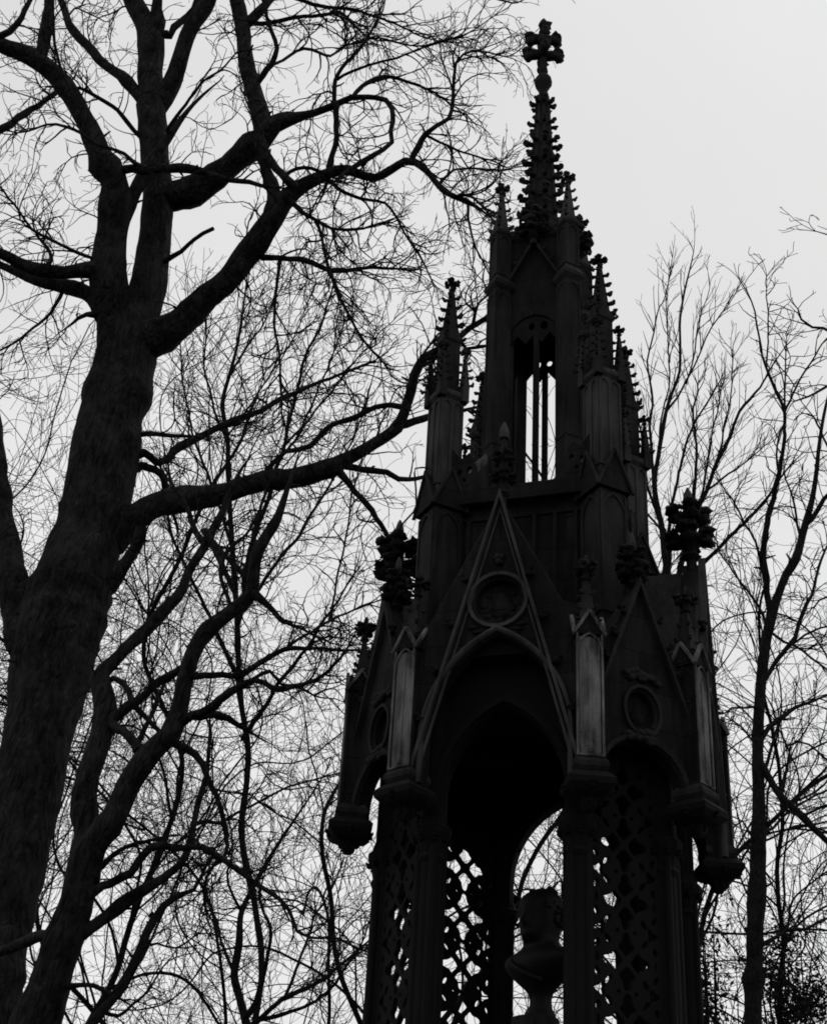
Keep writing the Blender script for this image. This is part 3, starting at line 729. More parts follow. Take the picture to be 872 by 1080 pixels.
def make_tree(name, label, group, Y, limbs, st, bark=BARK, seed=1, foot=None, thick=7.0, rough=0.08):
    """limbs: list of dict(p=[(x, y, width px)...], dy=depth change to the tip, k='trunk'|'limb'|None, den=twig density)"""
    RNG.seed(seed)
    placed = []      # (pixel path, Y path)
    tl = []; lm = []; tw = []
    info = []
    for L_ in limbs:
        pts = [list(q) for q in L_['p']]
        if L_.get('tip', True) and pts[-1][2] > 2.0 and -10 < pts[-1][0] < 882 and pts[-1][1] > -5:
            a_, b_ = np.array(pts[-2][:2]), np.array(pts[-1][:2]); dd = unit(b_-a_); w_ = pts[-1][2]; nn = np.array([-dd[1], dd[0]])*RNG.uniform(-1, 1)
            for f in (0.35, 0.7, 1.0): q = b_+dd*w_*9*f+nn*w_*2.6*f*f; pts.append([q[0], q[1], w_+(0.9-w_)*f**0.7])
        elif pts[-1][2] > 2.0 and not (-10 < pts[-1][0] < 882 and pts[-1][1] > -5):      # limbs go on past the frame and taper out there
            a_, b_ = np.array(pts[-2][:2]), np.array(pts[-1][:2]); dd = unit(b_-a_); w_ = pts[-1][2]; nn = np.array([-dd[1], dd[0]])*(((len(pts)*7+int(w_)) % 5)-2)/2
            for f in (0.2, 0.45, 0.7, 1.0): q = b_+dd*(60+w_*9)*f+nn*(20+w_*2)*f*f; pts.append([q[0], q[1], w_+(1.0-w_)*f**0.8])
        sp_ = smooth_path(pts, 7.0)
        if placed and not L_.get('free'):
            best = min(((np.hypot(pp[:, 0]-sp_[0, 0], pp[:, 1]-sp_[0, 1]).min(), k) for k, (pp, yy) in enumerate(placed)), key=lambda t: t[0])
            pp, yy = placed[best[1]]; j = np.hypot(pp[:, 0]-sp_[0, 0], pp[:, 1]-sp_[0, 1]).argmin(); y0 = yy[j]
            if 1 < best[0] < 45: sp_ = np.vstack([[pp[j, 0], pp[j, 1], sp_[0, 2]], sp_])
        else: y0 = Y+L_.get('y0', 0)
        t = np.linspace(0, 1, len(sp_)); yy = y0+L_.get('dy', 0)*t+L_.get('bow', 0)*np.sin(t*pi)
        placed.append((sp_[:, :2], yy))
        P = np.array([at(x, y, q) for (x, y, w), q in zip(sp_, yy)])
        mp = np.array([px_size(q) for q in P]); r = np.maximum(sp_[:, 2], 0.5)*0.5*mp
        wig = L_.get('wig', 0.12 if L_.get('k') == 'trunk' else 0.85)
        if len(P) > 3:
            jit = np.array([rnd3() for _ in P]); sm3 = jit.copy(); sm3[1:-1] = (jit[:-2]+jit[1:-1]+jit[2:])/2
            if L_['p'][0][2] > 18: sm3[2:-2] = (sm3[:-4]+sm3[1:-3]+sm3[2:-2]+sm3[3:-1]+sm3[4:])/4
            jit = sm3*mp[:, None]*wig*np.minimum(2.2, np.maximum(1, sp_[:, 2]*0.2))[:, None]; jit[0] = 0; jit[-1] = 0; P = P+jit
        if L_['p'][0][2] >= 5.5 and len(P) > 8:          # knots, branch collars and broken spurs
            for _ in range(int(len(P)/6)):
                c_ = RNG.randrange(3, len(P)-2); am = RNG.uniform(.05, .19) if sp_[c_, 2] < 30 else RNG.uniform(.02, .07)
                r = r*(1+am*np.exp(-((np.arange(len(P))-c_)/RNG.uniform(.7, 1.6))**2))
                if RNG.random() < 0.45:
                    t_ = unit(P[c_+1]-P[c_-1]); s_ = rnd3(); s_ = unit(s_-t_*(s_ @ t_)); l_ = r[c_]+RNG.uniform(4, 13)*mp[c_]; d_ = unit(s_+t_*RNG.uniform(0, .8)); q_ = min(r[c_]*.45, 2.2*mp[c_])
                    tw.append((np.array([P[c_], P[c_]+d_*l_*.6, P[c_]+d_*l_+rnd3()*l_*.12]), np.array([q_, q_*.8, q_*.45])))
        if L_.get('k') == 'trunk' and L_.get('ground', True):
            g = P[0].copy(); d0 = unit(P[0]-P[min(6, len(P)-1)]); h = P[0][2]
            ext = []; nst = max(4, int(h/0.5))
            for i in range(nst+1):
                f = i/nst; q = P[0]+np.array([d0[0]*h*0.35*(1-(1-f)**2), d0[1]*h*0.2*f, -h*f-0.15*f]); ext.append((q, r[0]*(1+0.15*f+0.75*f**6)))
            P = np.vstack([[e[0] for e in reversed(ext)][:-1], P]); r = np.concatenate([[e[1] for e in reversed(ext)][:-1], r])
            off = nst
        else: off = 0
        k = L_.get('k') or ('limb' if L_['p'][0][2] >= thick else None)
        if k == 'trunk': tl.append((P, r))
        elif k == 'limb': lm.append((P, r))
        else: tw.append((P, r))
        info.append((P, r, L_, off))
    foot_pt = tl[0][0][0]
    root = empty(name, (float(foot_pt[0]), float(foot_pt[1]), 0.0)); tag(root, label, 'tree', group)
    tubes('trunk', tl, bark, root, 28 if thick > 6 else 9, rough*1.25)
    for q in lm: tubes('limb', [q], bark, root, 10, rough*1.7)
    # twigs
    lines = list(tw)
    for P, r, L_, off in info:
        den = L_.get('den', 1.0)*st['den']
        if den <= 0: continue
        n = len(P); up_to = L_.get('range', (0.08, 1.0))
        acc = 0.0
        for i in range(max(1, off), n):
            f = (i-off)/max(1, n-off)
            if not (up_to[0] <= f <= up_to[1]): continue
            m = px_size(P[i]); seg = np.linalg.norm(P[i]-P[i-1])/m
            acc += seg*den*(0.35+0.9*f)/20
            while acc > RNG.random():
                acc -= 1
                t = unit(P[i]-P[i-1]); s = rnd3(); s = unit(s-t*(s @ t)); a = RNG.uniform(*st.get('ang0', (0.4, 1.15)))
                d = t*cos(a)+s*sin(a)*np.array([1, 0.75, 1])+np.array(L_.get('push', (0, 0, 0)))
                ln = RNG.uniform(*st['len'])*m*L_.get('ls', 1.0)*(1.15-0.35*f)
                w0 = min(r[i]*0.8, RNG.uniform(*st['w0'])*0.5*m)
                twig(lines, P[i], d, ln, w0, st['w1']*0.5*m, m, 0, st)
        # leading shoot at the tip
        if r[-1]/px_size(P[-1]) < 3 and L_.get('tip', True):
            m = px_size(P[-1]); t = unit(P[-1]-P[-3] if n > 3 else P[-1]-P[0])
            for q in range(2): twig(lines, P[-1], t+rnd3()*0.25, RNG.uniform(*st['len'])*m*0.8, r[-1]*0.9, st['w1']*0.5*m, m, 0, st)
    tubes('crown', lines, TWIG, root, 3, 0.0)
    print(name, len(lines), round(time.time()-T0, 1))
    return root

def up_dir(x=0, z=1): return unit(RT*x+UP*z)

# ---- the big old tree on the left
T1 = [
 dict(k='trunk', p=[(-22, 1085, 80), (-8, 1000, 74), (12, 920, 70), (30, 830, 70), (42, 770, 72), (56, 700, 84), (70, 640, 88), (86, 590, 76), (101, 540, 70), (110, 480, 74), (117, 440, 66), (128, 400, 60), (135, 368, 62), (143, 340, 50), (154, 310, 38), (160, 280, 35), (164, 241, 34), (167, 206, 32), (164, 172, 31), (162, 138, 30), (159, 110, 30)], den=0.12, dy=0.6, tip=False),
 dict(k='limb', p=[(40, 690, 50), (14, 620, 36), (-2, 540, 30), (-10, 450, 26), (-20, 380, 22), (-40, 280, 18)], dy=1.0, den=0.5),
 dict(k='limb', p=[(128, 385, 44), (119, 340, 34), (116, 300, 40), (117, 270, 38), (116, 245, 34), (120, 215, 33), (120, 195, 27), (110, 172, 22), (97, 138, 21), (82, 112, 21), (66, 86, 21), (47, 67, 20), (24, 54, 19), (0, 47, 17), (-40, 30, 13)], dy=-1.8, den=0.7),
 dict(p=[(122, 252, 20), (134, 222, 14), (143, 200, 14), (156, 178, 14)], dy=0.2, den=0),
 dict(p=[(44, 66, 13), (48, 40, 12), (51, 18, 11), (56, -8, 10)], dy=-0.5, den=0.6),
 dict(p=[(-6, 40, 8), (12, 32, 7), (23, 18, 6), (34, -5, 5)], dy=-0.3, den=1, free=True, y0=-1.9, k=None),
 dict(p=[(120, 188, 10), (132, 180, 9), (150, 179, 9), (180, 178, 9), (213, 182, 8), (240, 189, 6), (276, 195, 4)], dy=-0.6, den=0.6),
 dict(k='limb', p=[(160, 112, 28), (160, 80, 26), (161, 55, 25), (158, 32, 22), (146, 10, 18), (132, -10, 15)], dy=0.5, den=0.6),
 dict(p=[(161, 50, 16), (165, 22, 13), (168, -8, 10)], dy=-.5, den=0.6),
 dict(k='limb', p=[(168, 110, 22), (178, 92, 20), (189, 64, 18), (202, 32, 17), (214, 9, 16), (222, -10, 14)], dy=-0.9, den=0.5),
 dict(p=[(178, 38, 9), (190, 24, 7), (203, 9, 7), (209, -8, 6)], dy=.5, den=0.6),
 dict(p=[(148, 105, 14), (139, 92, 11), (120, 74, 10), (100, 55, 10), (86, 40, 9), (74, 26, 8), (68, 10, 8), (63, -10, 7)], dy=.8, den=0.7),
 dict(p=[(150, 150, 6), (134, 127, 5), (113, 107, 5), (86, 95, 4), (70, 92, 3)], dy=-.6, den=1.3),
 dict(p=[(148, 174, 6), (130, 163, 5), (105, 152, 4), (70, 135, 4), (50, 131, 3), (20, 140, 2)], dy=-1.2, den=1.3),
 dict(p=[(74, 95, 5), (66, 75, 4), (60, 45, 4), (57, 20, 3)], dy=-.5, den=1, free=True, y0=-1.2),
 dict(p=[(176, 138, 6), (185, 124, 4.5), (195, 111, 4), (205, 98, 3.5), (215, 86, 3), (232, 76, 2.5), (248, 57, 2)], dy=-1, den=0.9),
 dict(k='limb', p=[(172, 210, 34), (195, 205, 28), (213, 197, 27), (228, 186, 26), (241, 175, 24), (258, 158, 25), (274, 144, 24), (290, 129, 20), (312, 122, 11), (332, 116, 8), (350, 109, 8), (358, 106, 7), (370, 101, 6.5), (382, 101, 6), (396, 102, 5.5), (408, 105, 5.5), (414, 114, 5.5), (415, 128, 5.5), (413, 138, 5), (414, 150, 5), (405, 158, 5), (394, 164, 5), (374, 175, 5)], dy=-1.6, den=0.9, ls=0.9),
 dict(k='limb', p=[(280, 140, 22), (273, 118, 19), (266, 90, 17), (260, 62, 16), (258, 34, 16), (252, 8, 15), (247, -12, 14)], dy=.9, den=0.9),
 dict(p=[(260, 22, 12), (272, 12, 9), (286, 0, 8), (300, -10, 7)], dy=.4, den=1),
 dict(p=[(272, 85, 7), (285, 68, 6), (292, 50, 5), (284, 25, 4), (279, 5, 3)], dy=-.5, den=1),
 dict(p=[(353, 108, 6), (355, 85, 5), (365, 66, 4.5), (374, 56, 4), (392, 32, 3), (400, 14, 2.5)], dy=-.6, den=1.3, push=(.3, 0, 0)),
 dict(p=[(372, 102, 6), (388, 86, 5), (405, 80, 5), (421, 83, 4.5), (440, 89, 4), (458, 97, 3), (475, 110, 2)], dy=.7, den=1.6, push=(.4, 0, 0)),
 dict(p=[(353, 111, 7), (354, 135, 6), (352, 155, 6), (347, 183, 5)], dy=.3, den=0.8),
 dict(p=[(355, 84, 4), (380, 72, 3.5), (410, 62, 3), (440, 52, 2.5), (470, 42, 2), (500, 30, 1.6), (522, 16, 1.2)], dy=-.8, den=1.0, push=(.3, 0, .1)),
 dict(p=[(290, 68, 4), (320, 52, 4), (350, 60, 3.5), (366, 48, 3), (400, 40, 2.5), (440, 48, 2), (480, 40, 1.5)], dy=.8, den=1.8, free=True, y0=-.5, push=(.3, 0, 0)),
 dict(p=[(262, 22, 6), (290, 22, 5), (330, 16, 4.5), (360, 14, 4), (372, 24, 3)], dy=-.8, den=2),
 dict(p=[(300, -6, 6), (330, 4, 5), (372, 10, 4), (410, 22, 3), (450, 40, 2), (490, 44, 1.5)], dy=1.2, den=1.2, push=(.35, 0, 0), free=True, y0=.5),
 dict(p=[(300, -40, 7), (380, -48, 5), (460, -30, 3), (505, -8, 2), (532, 1, 1.8), (546, 3, 1.6), (560, -4, 1.3)], dy=-1, den=0.8, free=True, y0=-.5, range=(0, .6)),
 # second long limb to the right
 dict(k='limb', p=[(150, 362, 46), (172, 350, 36), (195, 332, 30), (213, 316, 28), (238, 297, 27), (258, 276, 27), (274, 256, 26), (284, 236, 24), (296, 213, 20), (310, 203, 17), (326, 195, 15), (342, 188, 13), (356, 182, 11), (371, 180, 10), (384, 185, 9), (396, 187, 9), (412, 178, 9), (428, 169, 8.5), (440, 171, 8), (453, 181, 7), (467, 200, 6), (480, 208, 5), (492, 213, 5)], dy=-1.4, den=1.0),
 dict(p=[(286, 232, 18), (290, 205, 15), (283, 185, 12), (276, 162, 10)], dy=-.2, den=0),
 dict(p=[(308, 196, 11), (297, 184, 9), (289, 171, 8), (281, 152, 7)], dy=-.2, den=0.5),
 dict(p=[(300, 186, 6), (312, 178, 5), (328, 177, 4.5), (344, 184, 4)], dy=.3, den=1),
 dict(p=[(434, 169, 7), (441, 155, 6), (449, 142, 5.5), (461, 132, 5), (474, 124, 4.5), (477, 105, 4), (479, 90, 3.5), (481, 66, 3), (488, 57, 2.5), (499, 54, 2.2), (515, 56, 2), (534, 60, 1.5)], dy=-.6, den=1.7, push=(.5, 0, 0)),
 dict(p=[(449, 142, 4), (470, 152, 3.5), (490, 160, 3), (512, 170, 2)], dy=.5, den=1.8, push=(.4, 0, 0)),
 dict(p=[(462, 196, 5), (478, 180, 3), (500, 178, 2.5), (525, 180, 1.5)], dy=.4, den=1.6, push=(.4, 0, 0)),
 dict(p=[(493, 213, 4), (496, 238, 3), (500, 255, 2.6), (507, 272, 2.2), (517, 292, 1.5)], dy=.3, den=1.6, push=(.1, 0, -.3)),
 dict(p=[(478, 207, 4.5), (492, 205, 4), (505, 215, 3), (520, 232, 2)], dy=-.4, den=3.0, push=(.2, 0, -.1)),
 dict(p=[(349, 190, 6), (358, 200, 5), (371, 206, 4.5), (390, 211, 4), (406, 215, 3.5), (418, 228, 3.2), (428, 245, 3), (438, 262, 2.6), (449, 281, 2.2), (458, 300, 1.5)], dy=.6, den=1.3, push=(.1, 0, 0)),
 dict(p=[(276, 272, 8), (295, 273, 6), (314, 275, 6), (335, 280, 5.5), (353, 285, 5), (378, 284, 4), (399, 284, 3.5), (428, 284, 2)], dy=.7, den=1.8, push=(0, 0, -.3)),
 dict(p=[(348, 284, 5), (354, 300, 4.5), (362, 322, 4), (374, 345, 3.5), (389, 366, 3), (406, 383, 2)], dy=.4, den=1.5),
 dict(p=[(293, 278, 5), (290, 310, 4), (289, 339, 3.5), (293, 370, 3), (297, 410, 3), (300, 445, 2.5)], dy=.3, den=1.8),
 dict(p=[(300, 205, 7), (318, 222, 5), (332, 232, 4), (350, 240, 3.5), (375, 242, 3), (400, 236, 2)], dy=-.5, den=2.4),
 dict(p=[(332, 232, 5), (340, 252, 4), (345, 275, 3.5), (352, 300, 3)], dy=-.3, den=2.0, push=(0, 0, -.2)),
 dict(p=[(172, 276, 7), (190, 266, 5), (205, 253, 4.5), (215, 246, 4.5), (225, 241, 4.5)], dy=-.7, den=0, tip=False),
 dict(p=[(112, 284, 24), (90, 284, 17), (70, 287, 14), (45, 286, 14), (25, 282, 13), (8, 273, 12), (-20, 258, 10)], dy=-1.6, den=0.9),
 dict(p=[(110, 330, 26), (97, 316, 18), (78, 306, 15), (58, 300, 13), (40, 296, 12), (24, 290, 10), (2, 279, 8), (-20, 268, 7)], dy=.9, den=0.9),
 dict(p=[(98, 273, 5), (80, 266, 4.5), (65, 258, 4), (48, 250, 4), (34, 241, 3.5), (22, 227, 3), (14, 216, 3), (-4, 192, 2.5)], dy=-.5, den=1.5),
 dict(p=[(-8, 142, 9), (10, 130, 8), (26, 120, 7), (40, 113, 6), (54, 101, 5), (66, 92, 3)], dy=.8, den=1.4, free=True, y0=.4),
 dict(p=[(62, 314, 5), (52, 330, 4), (41, 342, 3.5), (21, 359, 3), (-2, 371, 2.5)], dy=-.3, den=1.2),
 dict(p=[(104, 330, 9), (94, 331, 5), (84, 335, 4), (77, 340, 3)], dy=-.4, den=.4),
 dict(p=[(48, 287, 6), (56, 275, 5), (50, 262, 4), (42, 250, 3), (35, 235, 2)], dy=.3, den=2),
 # the long low limb
 dict(k='limb', p=[(112, 568, 50), (130, 556, 34), (147, 545, 29), (165, 535, 28), (186, 529, 26), (206, 525, 25), (232, 519, 23), (258, 513, 22), (281, 508, 22), (303, 505, 21), (328, 499, 20), (350, 494, 19), (362, 485, 16), (378, 477, 14), (394, 469, 13), (408, 459, 12), (419, 449, 12), (425, 435, 11), (428, 420, 11), (434, 396, 10), (440, 386, 10), (450, 376, 9), (468, 367, 8), (486, 355, 7), (496, 346, 6.5), (508, 339, 6), (522, 330, 5), (545, 318, 3)], dy=-1.4, bow=0.3, den=0.7, range=(.25, 1)),
 dict(p=[(420, 449, 9), (437, 444, 8), (455, 441, 7), (475, 437, 5), (500, 430, 3)], dy=.4, den=1),
 dict(p=[(425, 430, 7), (412, 428, 6), (395, 429, 6), (384, 434, 6), (374, 441, 6), (358, 446, 5), (344, 452, 5), (335, 462, 5), (327, 470, 5), (315, 474, 5), (303, 476, 4.5), (290, 486, 4), (278, 500, 3)], dy=.5, den=1.5, tip=False),
 dict(p=[(374, 440, 4), (385, 428, 3.5), (388, 414, 3)], dy=-.3, den=.5),
 dict(p=[(366, 490, 9), (385, 494, 7), (406, 499, 6.5), (418, 506, 6), (430, 506, 5), (456, 502, 4), (470, 498, 3)], dy=.4, den=.7),
 dict(p=[(360, 500, 9), (370, 512, 7), (382, 525, 6.5), (393, 538, 6), (402, 553, 5.5), (410, 569, 5), (416, 585, 4)], dy=.5, den=.8),
 dict(p=[(440, 388, 6), (450, 384, 5), (462, 376, 4)], dy=.4, den=1),
 dict(p=[(484, 357, 6), (492, 368, 5), (503, 366, 5), (518, 363, 4), (535, 360, 3)], dy=.3, den=2),
 dict(p=[(500, 343, 5), (502, 330, 4), (505, 320, 3), (515, 312, 2.5), (524, 306, 2)], dy=-.3, den=3),
 dict(p=[(430, 420, 5), (434, 400, 3.5), (448, 372, 3), (462, 352, 2.5), (472, 345, 2)], dy=-.5, den=2),
 dict(p=[(140, 480, 16), (152, 478, 9), (165, 486, 8), (176, 484, 8), (184, 474, 8), (200, 464, 8), (220, 456, 7.5), (245, 445, 7), (270, 434, 6), (303, 419, 5), (330, 405, 4), (355, 397, 3.5), (375, 388, 3), (396, 380, 2)], dy=1.2, den=1.3),
 dict(p=[(140, 500, 14), (150, 489, 9), (165, 495, 8), (174, 508, 7), (178, 522, 6)], dy=.5, den=.5),
 dict(p=[(143, 462, 9), (155, 459, 6), (175, 458, 5), (193, 459, 4)], dy=-.5, den=1),
 dict(p=[(110, 625, 22), (122, 607, 15), (132, 592, 13), (142, 576, 13), (150, 556, 13)], dy=-.4, den=0, tip=False),
]
ST1 = dict(den=1.7, len=(30, 100), w0=(1.6, 2.8), w1=0.6, levels=2, split=(0.75, 0.55), curl=0.19, bias=np.array([0.15, 0, -0.25]), trop=0.06)
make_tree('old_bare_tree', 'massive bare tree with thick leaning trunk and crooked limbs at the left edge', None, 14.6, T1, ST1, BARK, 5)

# ---- the smaller leaning tree in front of its foot
T2 = [
 dict(k='trunk', p=[(36, 1085, 52), (50, 1045, 46), (60, 1015, 42), (71, 980, 38), (82, 950, 34), (88, 920, 34), (96, 895, 30), (118, 866, 27), (128, 846, 26), (138, 824, 25), (151, 804, 25), (166, 786, 23), (179, 775, 22), (186, 758, 19), (191, 740, 18), (197, 710, 17), (206, 684, 17), (220, 664, 17), (241, 647, 15), (256, 636, 15), (265, 626, 14), (268, 604, 13), (271, 585, 12), (283, 563, 10), (292, 548, 9), (299, 528, 7)], den=.5, dy=-.8, range=(.25, 1)),
 dict(k='limb', p=[(86, 930, 34), (88, 885, 27), (91, 850, 26), (96, 815, 26), (103, 783, 24), (108, 760, 25), (110, 738, 24), (106, 716, 18), (120, 697, 13), (132, 683, 13), (146, 671, 13), (160, 658, 13), (174, 643, 13), (186, 633, 12), (193, 622, 11), (198, 606, 10), (204, 594, 10), (214, 577, 10), (222, 560, 9), (234, 540, 8), (242, 520, 6)], dy=.7, den=.6, range=(.4, 1)),
 dict(p=[(112, 765, 15), (127, 752, 11), (141, 741, 10), (155, 732, 9), (168, 720, 9), (182, 710, 8), (193, 702, 8), (210, 688, 7)], dy=-.2, den=.5, tip=False),
 dict(p=[(114, 756, 14), (124, 768, 10), (134, 778, 10), (146, 792, 11)], dy=-.3, den=0, tip=False),
 dict(p=[(108, 720, 8), (118, 715, 6), (128, 718, 6), (136, 728, 6), (140, 742, 5.5), (150, 754, 5), (160, 764, 5), (172, 776, 5)], dy=-.2, den=0, tip=False),
 dict(p=[(145, 786, 7), (152, 770, 5), (162, 750, 4.5), (170, 730, 4), (178, 712, 3)], dy=.5, den=.6, tip=False),
 dict(p=[(200, 712, 9), (215, 713, 7), (233, 712, 6.5), (251, 712, 6), (266, 702, 6), (282, 693, 6), (304, 685, 5.5), (325, 685, 4), (347, 685, 3.5), (373, 686, 2.5), (392, 689, 2)], dy=-.6, den=1.3),
 dict(p=[(302, 685, 5), (320, 672, 4), (336, 662, 3.5), (348, 656, 3.5), (366, 647, 3), (380, 640, 2.5), (398, 634, 2)], dy=.5, den=1.5),
 dict(p=[(347, 656, 3.5), (350, 640, 3), (354, 618, 3), (359, 595, 2.8), (363, 575, 2.6), (367, 556, 2.4), (374, 520, 2.2), (383, 480, 1.8)], dy=.6, den=1.2),
 dict(p=[(195, 761, 12), (212, 750, 9), (233, 740, 8.5), (250, 726, 8), (266, 717, 6), (278, 720, 5.5), (292, 726, 5.5), (316, 721, 5), (330, 717, 4.5), (341, 712, 4), (352, 703, 3.5), (363, 690, 3), (372, 672, 2)], dy=-.9, den=1.4),
 dict(p=[(198, 757, 10), (214, 755, 8), (228, 753, 8), (240, 757, 7), (248, 762, 5)], dy=.3, den=.6),
 dict(p=[(270, 715, 5), (285, 706, 4.5), (297, 720, 4), (316, 724, 4), (332, 733, 3), (344, 728, 2.5)], dy=.4, den=1.5),
 dict(p=[(182, 781, 9), (196, 788, 7), (206, 796, 7), (215, 806, 6.5), (222, 822, 6), (229, 840, 5.5), (236, 862, 5), (238, 882, 4.5), (237, 900, 4), (222, 916, 3.5), (217, 935, 3.5), (218, 960, 3)], dy=.4, den=1.2),
 dict(p=[(82, 986, 20), (93, 978, 14), (112, 963, 13), (131, 949, 12), (148, 939, 11), (165, 929, 10), (180, 918, 9), (190, 910, 8), (198, 894, 8), (204, 872, 7), (209, 850, 6.5), (215, 833, 6), (219, 815, 5), (220, 797, 4), (222, 770, 3)], dy=.6, den=.9),
 dict(p=[(92, 946, 15), (104, 938, 10), (118, 933, 9), (130, 927, 9), (142, 916, 9), (152, 906, 9), (160, 896, 8), (170, 892, 7), (184, 892, 6.5), (198, 893, 6.5), (214, 894, 6), (232, 904, 5.5), (248, 914, 5.5), (262, 925, 5), (274, 934, 5), (288, 944, 5), (299, 953, 4.5), (308, 968, 4), (314, 982, 3.5), (328, 989, 3), (342, 989, 2.8), (356, 990, 2.5), (376, 998, 2.2), (394, 1006, 1.6)], dy=-.9, den=1.2),
 dict(p=[(106, 913, 8), (120, 902, 5), (138, 893, 4.5), (152, 887, 4), (172, 882, 3)], dy=.4, den=1.1),
 dict(p=[(204, 870, 6), (218, 866, 5), (232, 868, 4), (250, 858, 3.5), (272, 845, 3), (300, 832, 2.8), (330, 822, 2.4), (360, 815, 1.8)], dy=.8, den=1.5),
 dict(p=[(66, 1010, 14), (55, 985, 12), (42, 985, 12), (28, 992, 12), (8, 1002, 11), (-20, 1012, 10)], dy=3.2, den=0, tip=False),
 dict(p=[(66, 1040, 8), (85, 1038, 5.5), (100, 1039, 5), (110, 1044, 4.5), (118, 1049, 4)], dy=-.3, den=.8),
 dict(p=[(268, 628, 10), (284, 640, 6), (300, 655, 4.5), (318, 662, 3.5), (340, 674, 2.5)], dy=-.5, den=1.8),
 dict(p=[(214, 570, 8), (206, 555, 6), (196, 535, 5), (185, 515, 4), (180, 500, 3)], dy=.4, den=1.5),
 dict(p=[(216, 560, 8), (225, 580, 7), (236, 600, 6), (246, 625, 5), (252, 640, 4)], dy=-.5, den=1, free=True, y0=.3, tip=False),
 dict(p=[(220, 565, 7), (240, 590, 6), (258, 610, 5.5), (265, 622, 5)], dy=-.3, den=1, free=True, y0=.2, tip=False),
 dict(p=[(246, 645, 6), (236, 620, 5), (232, 600, 4.5), (246, 575, 4), (262, 560, 3.5), (272, 540, 3)], dy=.5, den=2),
]
ST2 = dict(den=1.6, len=(30, 90), w0=(1.6, 2.8), w1=0.6, levels=2, split=(0.7, 0.5), curl=0.19, bias=np.array([0.1, 0, -0.15]), trop=0.05)
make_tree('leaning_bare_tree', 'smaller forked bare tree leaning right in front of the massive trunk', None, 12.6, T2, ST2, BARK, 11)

T3 = [dict(k='trunk', p=[(88, 1092, 13), (100, 1076, 12), (112, 1062, 11), (124, 1047, 11), (134, 1032, 11), (143, 1014, 10), (150, 997, 10), (155, 984, 9), (163, 970, 8), (172, 956, 7), (181, 949, 6.5), (192, 943, 5), (204, 939, 4), (214, 920, 3), (225, 900, 2.5)], den=.9, dy=.6),
 dict(p=[(162, 970, 6), (159, 965, 5), (162, 962, 4)], den=0, tip=False),
 dict(p=[(108, 1068, 5), (125, 1072, 4), (140, 1060, 3), (160, 1040, 2.5), (172, 1020, 2)], dy=.4, den=1),
 dict(p=[(150, 1000, 4), (165, 995, 3), (185, 1000, 2.5), (210, 985, 2)], dy=-.4, den=1.2)]
make_tree('bare_sapling', 'thin curved bare sapling rising right of the leaning tree, low at the left', None, 12.0, T3, ST2, BARK2, 13, thick=5)

